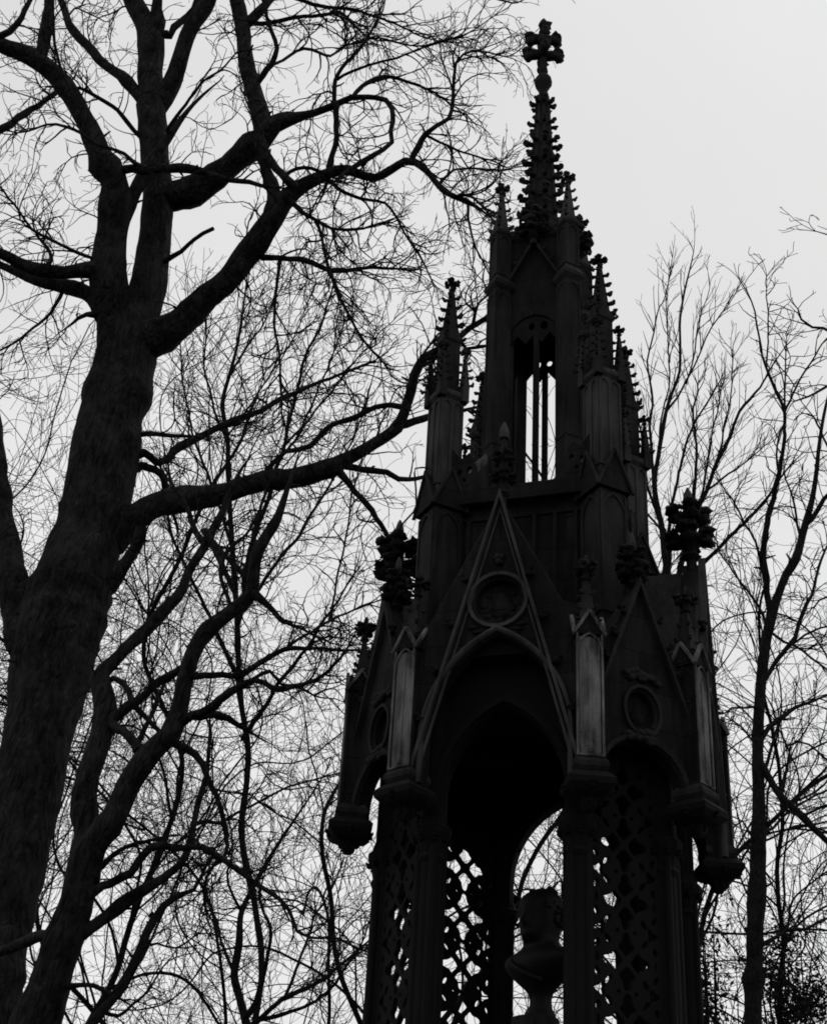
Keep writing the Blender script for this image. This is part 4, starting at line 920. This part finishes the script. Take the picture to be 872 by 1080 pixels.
# ---- tall slender tree right of the monument
R1 = [
 dict(k='trunk', p=[(794, 1088, 19), (794, 1040, 18), (796, 985, 17), (798, 940, 17), (799, 897, 16), (800, 850, 14), (799, 800, 12), (800, 755, 11.5), (803, 712, 11.5), (808, 672, 11), (814, 645, 11), (820, 628, 9), (828, 606, 8), (839, 589, 8), (846, 563, 8), (851, 545, 7.5), (856, 526, 6), (860, 500, 5), (864, 465, 4), (870, 430, 3), (880, 390, 2)], den=.35, dy=.6),
 dict(k='limb', p=[(814, 650, 9), (809, 630, 7), (807, 608, 6.5), (803, 589, 6.5), (807, 560, 6), (813, 531, 5.5), (821, 504, 5), (824, 480, 4), (827, 460, 3.8), (826, 431, 3.5), (816, 408, 3), (808, 390, 2.6), (800, 358, 2.2), (794, 329, 1.8), (787, 310, 1.5), (780, 296, 1)], dy=-.8, den=.5),
 dict(p=[(808, 390, 2.4), (808, 360, 2), (808, 330, 1.7), (808, 296, 1)], dy=.4, den=1),
 dict(p=[(827, 431, 3), (829, 405, 2.2), (828, 380, 1.8), (829, 355, 1.2)], dy=.4, den=1),
 dict(p=[(827, 436, 3.2), (836, 415, 2.6), (846, 395, 2.4), (858, 373, 2), (868, 361, 1.8), (885, 345, 1)], dy=-.6, den=1),
 dict(p=[(821, 500, 3), (818, 480, 2.4), (820, 462, 2.2), (826, 448, 2)], dy=-.3, den=.4, tip=False),
 dict(p=[(851, 552, 6), (860, 540, 5), (868, 526, 4.5), (880, 512, 4), (900, 480, 3)], dy=-.5, den=.9),
 dict(p=[(806, 716, 6), (812, 708, 5), (820, 695, 5), (830, 683, 5), (839, 673, 4.5), (846, 649, 4), (850, 636, 3.5), (856, 625, 3.2), (862, 605, 3), (868, 584, 2.5), (880, 560, 2)], dy=.8, den=.8),
 dict(p=[(830, 682, 3.5), (848, 670, 3), (872, 659, 2.5), (890, 652, 2)], dy=-.4, den=1),
 dict(p=[(814, 668, 4), (826, 678, 3.5), (840, 682, 3.2), (856, 694, 2.8), (872, 706, 2.5), (890, 716, 2)], dy=-.5, den=1),
 dict(p=[(807, 664, 4), (804, 650, 3.5), (793, 630, 3), (777, 608, 2.6), (768, 596, 2.2), (758, 582, 1.8)], dy=.5, den=.9),
 dict(p=[(803, 592, 4), (798, 580, 3.2), (789, 560, 2.8), (782, 546, 2.5), (774, 531, 2.2), (757, 507, 1.5)], dy=-.7, den=1),
 dict(p=[(845, 566, 3.5), (840, 545, 3), (835, 520, 2.5), (828, 505, 2)], dy=.4, den=.8),
 dict(p=[(804, 808, 8), (812, 822, 7.5), (824, 840, 7.5), (838, 854, 7), (852, 868, 7), (864, 880, 6.5), (885, 900, 6)], dy=-1.0, den=.7),
 dict(p=[(803, 780, 6), (812, 768, 5), (822, 759, 4.5), (832, 749, 4), (838, 745, 4), (848, 742, 3.5), (858, 739, 3), (880, 730, 2)], dy=.7, den=1),
 dict(p=[(805, 812, 5), (811, 795, 4), (817, 775, 3.5), (824, 758, 3), (828, 748, 2)], dy=.5, den=.6, tip=False),
 dict(p=[(806, 878, 5), (816, 872, 4), (828, 860, 3.8), (840, 851, 3.5), (852, 843, 3), (872, 834, 2.5)], dy=.8, den=1.2),
 dict(p=[(824, 838, 4), (828, 815, 3.2), (833, 786, 3), (840, 783, 2.8), (852, 786, 2.6), (862, 794, 2.4), (880, 808, 2)], dy=.4, den=1),
 dict(p=[(797, 888, 4), (790, 878, 3), (783, 866, 2.5), (775, 870, 2.2), (768, 878, 2)], dy=-.4, den=1.4),
 dict(p=[(800, 792, 4), (792, 780, 2.8), (780, 766, 2.4), (772, 760, 2)], dy=.5, den=1.4),
 dict(p=[(802, 996, 6), (814, 990, 4), (828, 982, 3.5), (848, 980, 3), (860, 974, 2.6), (876, 966, 2)], dy=.5, den=1.3),
 dict(p=[(828, 982, 3.2), (832, 965, 2.8), (836, 948, 2.5), (850, 935, 2.3), (872, 919, 2)], dy=.6, den=1.2),
 dict(p=[(797, 960, 4), (788, 945, 3), (780, 925, 2.5), (776, 905, 2)], dy=.4, den=1.2),
 dict(p=[(800, 745, 4), (785, 746, 2.8), (772, 747, 2.3), (764, 752, 2)], dy=-.3, den=.6),
]
ST3 = dict(den=2.3, len=(22, 60), w0=(1.3, 2.0), w1=0.7, levels=2, split=(0.65, 0.5), curl=0.15, bias=np.array([0, 0, 0.5]), trop=0.08)
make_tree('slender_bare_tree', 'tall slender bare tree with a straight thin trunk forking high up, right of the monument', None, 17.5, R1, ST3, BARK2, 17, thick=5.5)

# ---- fan-shaped tree behind the monument's right shoulder
R2 = [
 dict(k='trunk', p=[(716, 1085, 13), (716, 900, 12), (712, 760, 10), (706, 640, 8), (698, 560, 6.5), (690, 515, 5.5), (694, 480, 4.5), (702, 434, 4), (710, 410, 3.4), (716, 392, 3), (717, 360, 2.6), (717, 335, 2.3), (722, 305, 2), (727, 285, 1.6), (731, 266, 1)], den=.6, dy=.5),
 dict(p=[(689, 512, 4.5), (686, 485, 4), (685, 455, 3.5), (687, 420, 3), (684, 390, 2.4), (684, 370, 2.2), (690, 343, 1.9), (694, 325, 1.6), (702, 310, 1.2), (706, 285, 1)], dy=-.8, den=.9),
 dict(p=[(702, 434, 3.2), (716, 414, 2.6), (727, 395, 2.4), (738, 370, 2.1), (747, 351, 1.9), (760, 330, 1.5), (776, 308, 1)], dy=.7, den=1),
 dict(p=[(694, 470, 3), (698, 440, 2.4), (705, 400, 2), (703, 360, 1.7), (702, 320, 1.3), (706, 285, 1)], dy=.8, den=1),
 dict(p=[(722, 404, 2.5), (731, 380, 2), (735, 350, 1.7), (740, 325, 1.4), (748, 303, 1)], dy=-.4, den=1),
 dict(p=[(708, 640, 7), (722, 580, 5.5), (735, 540, 5), (744, 518, 4.5), (752, 498, 4), (759, 482, 3.8), (770, 458, 3.4), (780, 434, 3), (790, 420, 2.6), (800, 408, 2.2), (812, 390, 1.8), (826, 368, 1)], dy=-1, den=.9),
 dict(p=[(716, 600, 5), (726, 560, 4), (731, 520, 3.5), (734, 484, 3), (732, 455, 2.6), (731, 430, 2.2), (735, 405, 1.5)], dy=.5, den=1.2),
 dict(p=[(706, 620, 5), (705, 560, 4), (709, 530, 3.4), (716, 500, 3), (722, 470, 2.6), (735, 440, 2.2), (750, 418, 1.8), (760, 400, 1.2)], dy=.8, den=1.4),
 dict(p=[(700, 560, 4.5), (688, 530, 3.5), (682, 500, 3), (678, 470, 2.4), (672, 430, 2)], dy=.5, den=1.2),
 dict(p=[(712, 630, 5.5), (726, 608, 4.5), (740, 594, 4.2), (755, 580, 4), (770, 566, 3.8), (790, 545, 3.4), (808, 526, 3), (820, 508, 2.4), (834, 490, 1.8)], dy=-.8, den=1),
 dict(p=[(744, 518, 3), (760, 505, 2.6), (776, 495, 2.2), (795, 480, 1.7), (806, 470, 1.2)], dy=.3, den=1.3),
 dict(p=[(755, 490, 3), (762, 460, 2.4), (768, 430, 2), (771, 400, 1.6), (772, 370, 1.2)], dy=.6, den=1.2),
 dict(p=[(735, 545, 3.2), (742, 505, 2.6), (748, 470, 2.2), (758, 430, 1.8), (764, 400, 1.2)], dy=-.5, den=1.3),
]
ST4 = dict(den=1.9, len=(20, 62), w0=(0.9, 1.5), w1=0.45, levels=2, split=(0.6, 0.4), curl=0.08, bias=np.array([0.08, 0, 1.0]), trop=0.17, ang=(.25, .65), ang0=(.25, .7))
make_tree('fan_shaped_tree', 'bare tree with a fan of fine upright branches behind the right shoulder of the monument', None, 23.0, R2, ST4, BARK2, 19, thick=5)

# ---- tree out on the right whose twigs reach into the picture
R3 = [
 dict(k='trunk', p=[(985, 1085, 30), (975, 800, 26), (968, 620, 22), (960, 500, 18), (955, 400, 14), (958, 300, 9), (950, 200, 5)], den=.4, dy=.3),
 dict(p=[(960, 480, 9), (930, 420, 6), (900, 375, 4), (880, 352, 3), (868, 345, 2.8), (857, 344, 2.6), (846, 337, 2.2), (841, 326, 1.5)], dy=-.6, den=.5),
 dict(p=[(958, 520, 9), (920, 450, 5), (890, 412, 3.5), (872, 407, 2.6), (852, 418, 2.2), (838, 423, 1.6)], dy=.5, den=.6),
 dict(p=[(955, 330, 5), (920, 270, 3), (895, 248, 2.4), (872, 246, 1.8), (860, 244, 1.2)], dy=.3, den=.5),
 dict(p=[(970, 640, 10), (930, 560, 5), (900, 520, 3.5), (872, 470, 2.5), (858, 440, 1.8)], dy=.4, den=.8),
 dict(p=[(975, 760, 10), (930, 690, 5), (895, 650, 3.5), (872, 630, 2.5), (858, 640, 1.5)], dy=-.4, den=.8),
 dict(p=[(980, 950, 12), (930, 880, 6), (900, 860, 4.5), (870, 850, 3.5), (845, 860, 2.5), (826, 850, 1.5)], dy=-.6, den=.8),
]
make_tree('edge_tree', 'bare tree almost outside the right edge, only its twig tips showing high up', None, 15.0, R3, ST3, BARK2, 23, thick=6)

# ---- two traced trees of the wood on the left
B1 = [
 dict(k='trunk', p=[(268, 1085, 7), (276, 1020, 6.8), (268, 950, 6.6), (255, 880, 6.4), (262, 800, 6.2), (253, 730, 6), (250, 650, 6), (244, 560, 5.6), (241, 500, 5.2), (240, 463, 5), (235, 425, 4.4), (244, 390, 3.8), (252, 356, 3), (258, 315, 2.2), (262, 285, 1.2)], den=.8, dy=.8, range=(.1, 1)),
 dict(p=[(251, 660, 6), (258, 610, 5.2), (268, 565, 5), (282, 525, 4.6), (298, 476, 4), (310, 425, 3.5), (320, 384, 3), (334, 353, 2.5), (348, 315, 1.8), (356, 288, 1)], dy=-1.2, den=1.2),
 dict(p=[(262, 590, 5), (276, 535, 4.4), (293, 490, 4), (307, 470, 3.6), (320, 449, 3.2), (338, 408, 2.6), (350, 375, 2.2), (362, 345, 1.6), (372, 318, 1)], dy=1.0, den=1.2),
 dict(p=[(246, 580, 5), (228, 525, 4), (206, 470, 3.2), (196, 420, 2.6), (190, 370, 2), (196, 325, 1)], dy=.8, den=1.3),
 dict(p=[(241, 470, 4), (224, 425, 3), (215, 380, 2.4), (218, 340, 1.8), (213, 305, 1)], dy=-.8, den=1.3),
 dict(p=[(300, 470, 3.5), (328, 440, 2.8), (358, 402, 2.2), (388, 366, 1.6), (415, 338, 1)], dy=.6, den=1.2),
 dict(p=[(252, 650, 5.5), (285, 605, 4.5), (328, 545, 3.5), (362, 485, 2.6), (383, 430, 1.6)], dy=.9, den=1.3),
 dict(p=[(244, 392, 3), (264, 362, 2.4), (283, 332, 1.8), (300, 298, 1)], dy=.5, den=1.3),
 dict(p=[(253, 720, 6), (232, 670, 4.5), (205, 615, 3.5), (182, 560, 2.6), (170, 500, 1.6)], dy=.9, den=1.1),
 dict(p=[(256, 780, 6), (285, 735, 4.5), (318, 690, 3.4), (352, 640, 2.5), (378, 600, 1.5)], dy=-.8, den=1.1),
 dict(p=[(240, 460, 3), (262, 430, 2.4), (285, 395, 2), (312, 350, 1.5), (330, 305, 1)], dy=-.6, den=1.2),
]
STB = dict(den=2.0, len=(26, 80), w0=(1.1, 1.9), w1=0.55, levels=2, split=(0.65, 0.45), curl=0.12, bias=np.array([0.08, 0, 1.0]), trop=0.10, ang=(.3, .8), ang0=(.3, .85))
make_tree('background_tree', 'tallest bare background tree midway between leaning tree and monument, with many fine ascending branches', 'bare trees in the wood behind', 21.5, B1, STB, BARK2, 61, thick=6)
B2 = [
 dict(k='trunk', p=[(262, 1088, 10), (252, 1050, 8.5), (247, 1027, 8), (252, 998, 7), (254, 965, 6), (266, 938, 5), (284, 905, 4), (300, 880, 3.2), (322, 848, 2.2), (345, 812, 1.2)], den=1.2, dy=.6),
 dict(p=[(258, 1075, 7), (270, 1058, 6), (279, 1022, 4.5), (285, 985, 3.5), (275, 950, 2.6), (280, 915, 1.6)], dy=-.6, den=1.2),
 dict(p=[(262, 1082, 6), (298, 1055, 5), (329, 1039, 4.2), (353, 1024, 3.5), (372, 1008, 2.8), (395, 986, 1.6)], dy=.6, den=1.5),
 dict(p=[(275, 1075, 5.5), (313, 1065, 4.5), (344, 1048, 3.8), (366, 1020, 3), (380, 1000, 2.4), (392, 965, 1.4)], dy=-.7, den=1.5),
 dict(p=[(247, 1027, 5), (236, 1000, 4), (228, 970, 3.2), (216, 945, 2.4), (212, 910, 1.4)], dy=.5, den=1.1),
 dict(p=[(300, 1054, 4.5), (318, 1010, 3.5), (330, 970, 2.8), (350, 940, 2.2), (362, 905, 1.3)], dy=.5, den=1.6),
 dict(p=[(254, 960, 4), (240, 925, 3.2), (246, 890, 2.5), (238, 850, 1.6)], dy=-.4, den=1.1),
]
make_tree('background_tree', 'low spreading bare background tree branching from the bottom edge, left of the monument pendant', 'bare trees in the wood behind', 17.5, B2, dict(STB, trop=.05, curl=.15), BARK2, 62, thick=6)

# ---- procedural bare trees farther back
def far_tree(name, label, group, x, Y, ytop, seed, w=9, fork=0.35, spread=0.55, lean=0.0, droop=0.0, levels=4, tw=0.5, dens=1.0, base_y=1085):
    RNG.seed(seed)
    base = at(x, base_y, Y); foot_ = np.array([base[0]-lean*0.3, Y, 0.0])
    top = at(x+lean*60, ytop, Y); H = top[2]; m = px_size(at(x, 700, Y)); r0 = w*0.5*m
    tl, lm, tw_l = [], [], []
    upb = np.array([0, 0, 1.0])
    def grow(p, d, length, r, lvl, store):
        n = max(4, int(length/((11 if lvl < 2 else 7)*m))); step = length/n; pts = [p]; rr = [r]; curl = rnd3()*0.05
        for i in range(n):
            curl = curl*0.75+rnd3()*(0.055 if lvl < 1 else 0.085 if lvl < 2 else 0.11)
            tro = 0.05 if not droop else (0.04 if i/n < 0.55 else -droop*lvl)
            d = unit(d+curl+upb*tro); p = p+d*step; f = (i+1)/n
            if lvl and p[2] > H*1.0: break
            rk = max(r*(1-0.72*f), tw*0.5*m); pts.append(p); rr.append(rk)
            start = fork if lvl == 0 else 0.12
            prob = ((0.30 if f < 0.5 else 0.5) if lvl == 0 else 0.22 if lvl == 1 else 0.17)*dens
            if lvl < levels and f > start and RNG.random() < prob:
                s = rnd3(); s = unit(s-d*(s @ d)); a = RNG.uniform(0.35, 0.9)*(spread/0.55)
                cd = unit(d*cos(a)+s*sin(a))
                rem = (1-f)*length+length*0.25
                grow(p, cd, rem*RNG.uniform(0.35, 0.75)*(0.9 if lvl == 0 else 0.75), max(rk*RNG.uniform(0.34, 0.56), tw*0.5*m), lvl+1, lm if (lvl == 0 and rk*0.6/m > 1.3) else tw_l)
        rr = np.array(rr); rr = rr*np.minimum(1, (len(rr)-np.arange(len(rr)))/(0.3*len(rr)+1)) if len(pts) < n+1 else rr
        store.append((np.array(pts), np.maximum(rr, tw*0.4*m)))
    grow(foot_, unit(top-foot_), np.linalg.norm(top-foot_), r0, 0, tl)
    root = empty(name, (float(foot_[0]), float(foot_[1]), 0.0)); tag(root, label, 'tree', group)
    tubes('trunk', tl, BARK2, root, 8, 0.05)
    if lm: 
        for q in lm[:10]: tubes('limb', [q], BARK2, root, 6)
        tw_l += lm[10:]
    tubes('crown', tw_l, TWIG, root, 3)
    print(name, len(tw_l), round(time.time()-T0, 1))
    return root
G = 'bare trees in the wood behind'
FT = [
 # name, label, x, Y, ytop, seed, kwargs
 ('background_tree', 'bare background tree with ascending stems just right of the massive trunk', 196, 25, 330, 32, dict(w=8, fork=.3, spread=.5, dens=1.1)),
 ('background_tree', 'bare background tree nearest the monument on its left, crown reaching the left turret', 318, 27, 330, 33, dict(w=6, fork=.3, spread=.55, dens=1.0)),
 ('background_tree', 'bare background tree seen left of the massive trunk through its fork', 40, 26, 300, 34, dict(w=8, fork=.25, spread=.6, dens=1.1)),
 ('background_tree', 'low twiggy background tree behind the thin curved sapling', 170, 21, 760, 36, dict(w=6, fork=.3, spread=.8, dens=1.3)),
 ('background_tree', 'bare background tree at the left frame edge, low and dense behind the massive trunk', 8, 23, 330, 38, dict(w=8, fork=.3, spread=.65, dens=1.5)),
 ('background_tree', 'bare background tree hidden by the massive trunk, its twigs spreading on both sides of it', 96, 24, 290, 39, dict(w=9, fork=.3, spread=.65, dens=1.4)),
 ('background_tree', 'thin twiggy background tree just left of the hanging stone pendant', 300, 23, 610, 63, dict(w=5, fork=.25, spread=.7, dens=1.4)),
 ('background_tree', 'thin bare background tree seen between the forks of the leaning tree', 128, 24, 640, 64, dict(w=5, fork=.25, spread=.75, dens=1.3)),
 ('background_tree', 'farthest thin background tree, its faint twigs filling the gap right of the leaning tree', 222, 29, 560, 65, dict(w=5, fork=.25, spread=.7, dens=1.3)),
 ('weeping_tree', 'weeping background tree with long hanging twigs left of the monument', 262, 19, 640, 37, dict(w=5, fork=.4, spread=.6, droop=.045, dens=1.6)),
 ('background_tree', 'thin background tree with a straight stem just right of the monument foot', 766, 20, 620, 41, dict(w=9, fork=.4, spread=.6, dens=1.4)),
 ('background_tree', 'thin crooked background tree between the monument foot and the slender trunk', 783, 24, 690, 42, dict(w=7, fork=.3, spread=.65, dens=1.5)),
 ('background_tree', 'background tree at the right edge with upright stems behind the slender tree', 852, 25, 345, 43, dict(w=7, fork=.35, spread=.5, dens=1.1)),
 ('background_tree', 'low spreading background tree at the lower right, above the evergreen', 850, 21, 780, 44, dict(w=6, fork=.3, spread=.8, dens=1.9)),
 ('background_tree', 'background tree between the slender trunk and the right edge with a wide tangled crown', 826, 27, 520, 47, dict(w=7, fork=.3, spread=.75, dens=1.3)),
 ('background_tree', 'background tree seen through the open arches behind the bust', 585, 24, 700, 45, dict(w=7, fork=.5, spread=.6, dens=.8)),
 ('background_tree', 'background tree behind the pierced tracery panel left of the bust', 470, 26, 560, 46, dict(w=7, fork=.3, spread=.6, dens=.9)),
]
for nm, lab, x, Y, yt, sd, kw in FT: far_tree(nm, lab, G, x, Y, yt, sd, **kw)

# ---- evergreen bush low at the right
def leafy(name, label, x, Y, ytop, wpx, seed, n=5200):
    RNG.seed(seed)
    c = at(x, 1085, Y); m = px_size(c); top = at(x, ytop, Y)[2]; R = wpx*0.5*m
    root = empty(name, (float(c[0]), float(Y), 0.0)); tag(root, label, 'bush')
    tl = []
    st = []
    for k in range(7):
        a = RNG.uniform(0, 6.28); P = np.array([[c[0], Y, 0], [c[0]+cos(a)*R*.2, Y+sin(a)*R*.2, top*.4], [c[0]+cos(a)*R*.55, Y+sin(a)*R*.55, top*.72], [c[0]+cos(a)*R*.75, Y+sin(a)*R*.75, top*RNG.uniform(.85, 1.0)]])
        tl.append((P, np.array([.05, .035, .02, .006])))
        st.append(P)
    tubes('stem', tl, BARK2, root, 6)
    cl = []
    for k in range(95):
        u = rnd3(); u = unit(u)*RNG.random()**0.4
        cl.append((np.array([c[0]+u[0]*R, Y+u[1]*R, top*0.52+u[2]*top*0.46]), RNG.uniform(.10, .26)))
    V, Fc = [], []
    for k in range(n):
        cc, rr = RNG.choice(cl); p = cc+rnd3()*rr; d = unit(rnd3()+np.array([0, 0, .3])); s = unit(np.cross(d, rnd3())); l = RNG.uniform(.05, .11); w_ = l*RNG.uniform(.16, .26)
        nn = np.cross(d, s)*l*0.12
        b_ = len(V); V += [p, p+d*l*.5+s*w_+nn, p+d*l, p+d*l*.5-s*w_+nn]; Fc.append((b_, b_+1, b_+2, b_+3))
    me = bpy.data.meshes.new('foliage'); me.from_pydata([tuple(v) for v in V], [], Fc); me.materials.append(LEAF)
    o = bpy.data.objects.new('foliage', me); COL.objects.link(o); o.parent = root; o.matrix_parent_inverse = Matrix.Translation(root.location).inverted()
    return root
leafy('evergreen_bush', 'dark leafy evergreen bush low in the right corner, beyond the slender trunk', 838, 19.5, 965, 130, 51, 15000)
leafy('evergreen_bush', 'narrow evergreen shrub showing beside the monument foot on its right', 745, 18.5, 925, 34, 52, 4500)

# ------------------------------------------------------------------ ground
def ground():
    n = 90; R = []
    V, Fc = [], []
    ext = [-900, -500, -260, -140, -90]+[-60+i*2.5 for i in range(49)]+[90, 140, 260, 500, 900]
    for j, y in enumerate(ext):
        for i, x in enumerate(ext):
            d = math.hypot(x-AX[0], y-AX[1]); k = min(1, max(0, (d-4)/6))
            z = (noise.noise(Vector((x*.06, y*.06, 0)))*0.14+noise.noise(Vector((x*.3, y*.3, 3)))*0.05)*k
            V.append((x, y+10, z-0.02*k))
    N = len(ext)
    for j in range(N-1):
        for i in range(N-1): Fc.append((j*N+i, j*N+i+1, (j+1)*N+i+1, (j+1)*N+i))
    me = bpy.data.meshes.new('ground'); me.from_pydata(V, [], Fc); me.polygons.foreach_set('use_smooth', [True]*len(Fc))
    m, nt, b = new_mat('leaf_litter_ground'); N_ = nt.nodes; Lk = nt.links
    tc = N_.new('ShaderNodeTexCoord'); n1 = N_.new('ShaderNodeTexNoise'); n1.inputs['Scale'].default_value = 0.6; n1.inputs['Detail'].default_value = 10; n1.inputs['Roughness'].default_value = .7
    vo = N_.new('ShaderNodeTexVoronoi'); vo.inputs['Scale'].default_value = 14
    Lk.new(tc.outputs['Object'], n1.inputs['Vector']); Lk.new(tc.outputs['Object'], vo.inputs['Vector'])
    mx = N_.new('ShaderNodeMath'); mx.operation = 'MULTIPLY'; Lk.new(n1.outputs['Fac'], mx.inputs[0]); Lk.new(vo.outputs['Color'], mx.inputs[1])
    cr = N_.new('ShaderNodeValToRGB'); cr.color_ramp.elements[0].color = grey(.02); cr.color_ramp.elements[1].color = grey(.09); cr.color_ramp.elements[1].position = .6
    Lk.new(mx.outputs[0], cr.inputs['Fac']); Lk.new(cr.outputs['Color'], b.inputs['Base Color']); b.inputs['Roughness'].default_value = .95
    bp = N_.new('ShaderNodeBump'); bp.inputs['Strength'].default_value = .6; Lk.new(vo.outputs['Distance'], bp.inputs['Height']); Lk.new(bp.outputs['Normal'], b.inputs['Normal'])
    me.materials.append(m)
    o = bpy.data.objects.new('ground', me); COL.objects.link(o); o['kind'] = 'structure'
ground()

# ------------------------------------------------------------------ overcast daylight, seen in black and white
w = bpy.data.worlds.new('World'); sc.world = w; w.use_nodes = True
nt = w.node_tree; N = nt.nodes; Lk = nt.links; bg = N['Background']
SUN_EL, SUN_AZ = radians(68), radians(25)
sky = N.new('ShaderNodeTexSky'); sky.sky_type = 'NISHITA'; sky.sun_disc = False; sky.sun_elevation = SUN_EL; sky.sun_rotation = SUN_AZ
sky.air_density = 1.0; sky.dust_density = 6.0; sky.ozone_density = 1.0
bw = N.new('ShaderNodeRGBToBW'); Lk.new(sky.outputs['Color'], bw.inputs['Color'])
# cloud layer: even grey mixed over the clear sky, with faint mottling
tc = N.new('ShaderNodeTexCoord'); ns = N.new('ShaderNodeTexNoise'); ns.inputs['Scale'].default_value = 2.2; ns.inputs['Detail'].default_value = 6; ns.inputs['Roughness'].default_value = .45
Lk.new(tc.outputs['Generated'], ns.inputs['Vector'])
mr = N.new('ShaderNodeMapRange'); mr.inputs['To Min'].default_value = 6.7; mr.inputs['To Max'].default_value = 7.6; mr.inputs['From Min'].default_value = .3; mr.inputs['From Max'].default_value = .7
Lk.new(ns.outputs['Fac'], mr.inputs['Value'])
mix = N.new('ShaderNodeMix'); mix.data_type = 'FLOAT'; mix.inputs[0].default_value = 0.93
sx_ = N.new('ShaderNodeSeparateXYZ'); Lk.new(tc.outputs['Generated'], sx_.inputs[0])
el = N.new('ShaderNodeMapRange'); el.inputs['From Min'].default_value = 0.15; el.inputs['From Max'].default_value = 0.8; el.inputs['To Min'].default_value = 1.27; el.inputs['To Max'].default_value = 0.99
Lk.new(sx_.outputs['Z'], el.inputs['Value'])
mu = N.new('ShaderNodeMath'); mu.operation = 'MULTIPLY'; Lk.new(mr.outputs['Result'], mu.inputs[0]); Lk.new(el.outputs['Result'], mu.inputs[1])
Lk.new(bw.outputs['Val'], mix.inputs[2]); Lk.new(mu.outputs[0], mix.inputs[3])
Lk.new(mix.outputs[0], bg.inputs['Color']); bg.inputs['Strength'].default_value = 0.10
su = bpy.data.lights.new('sun', 'SUN'); su.energy = 0.5; su.angle = radians(20); su.color = (1, 1, 1)
so = bpy.data.objects.new('sun', su); COL.objects.link(so)
sd = Vector((sin(SUN_AZ)*cos(SUN_EL), cos(SUN_AZ)*cos(SUN_EL), sin(SUN_EL)))
so.rotation_euler = sd.to_track_quat('Z', 'Y').to_euler(); so.location = (0, 0, 30)

sc.view_settings.view_transform = 'Standard'; sc.view_settings.look = 'None'; sc.view_settings.gamma = 1; sc.view_settings.exposure = 0
sc.cycles.filter_width = 1.8; sc.cycles.max_bounces = 4; sc.cycles.diffuse_bounces = 2
print('done', time.time()-T0)
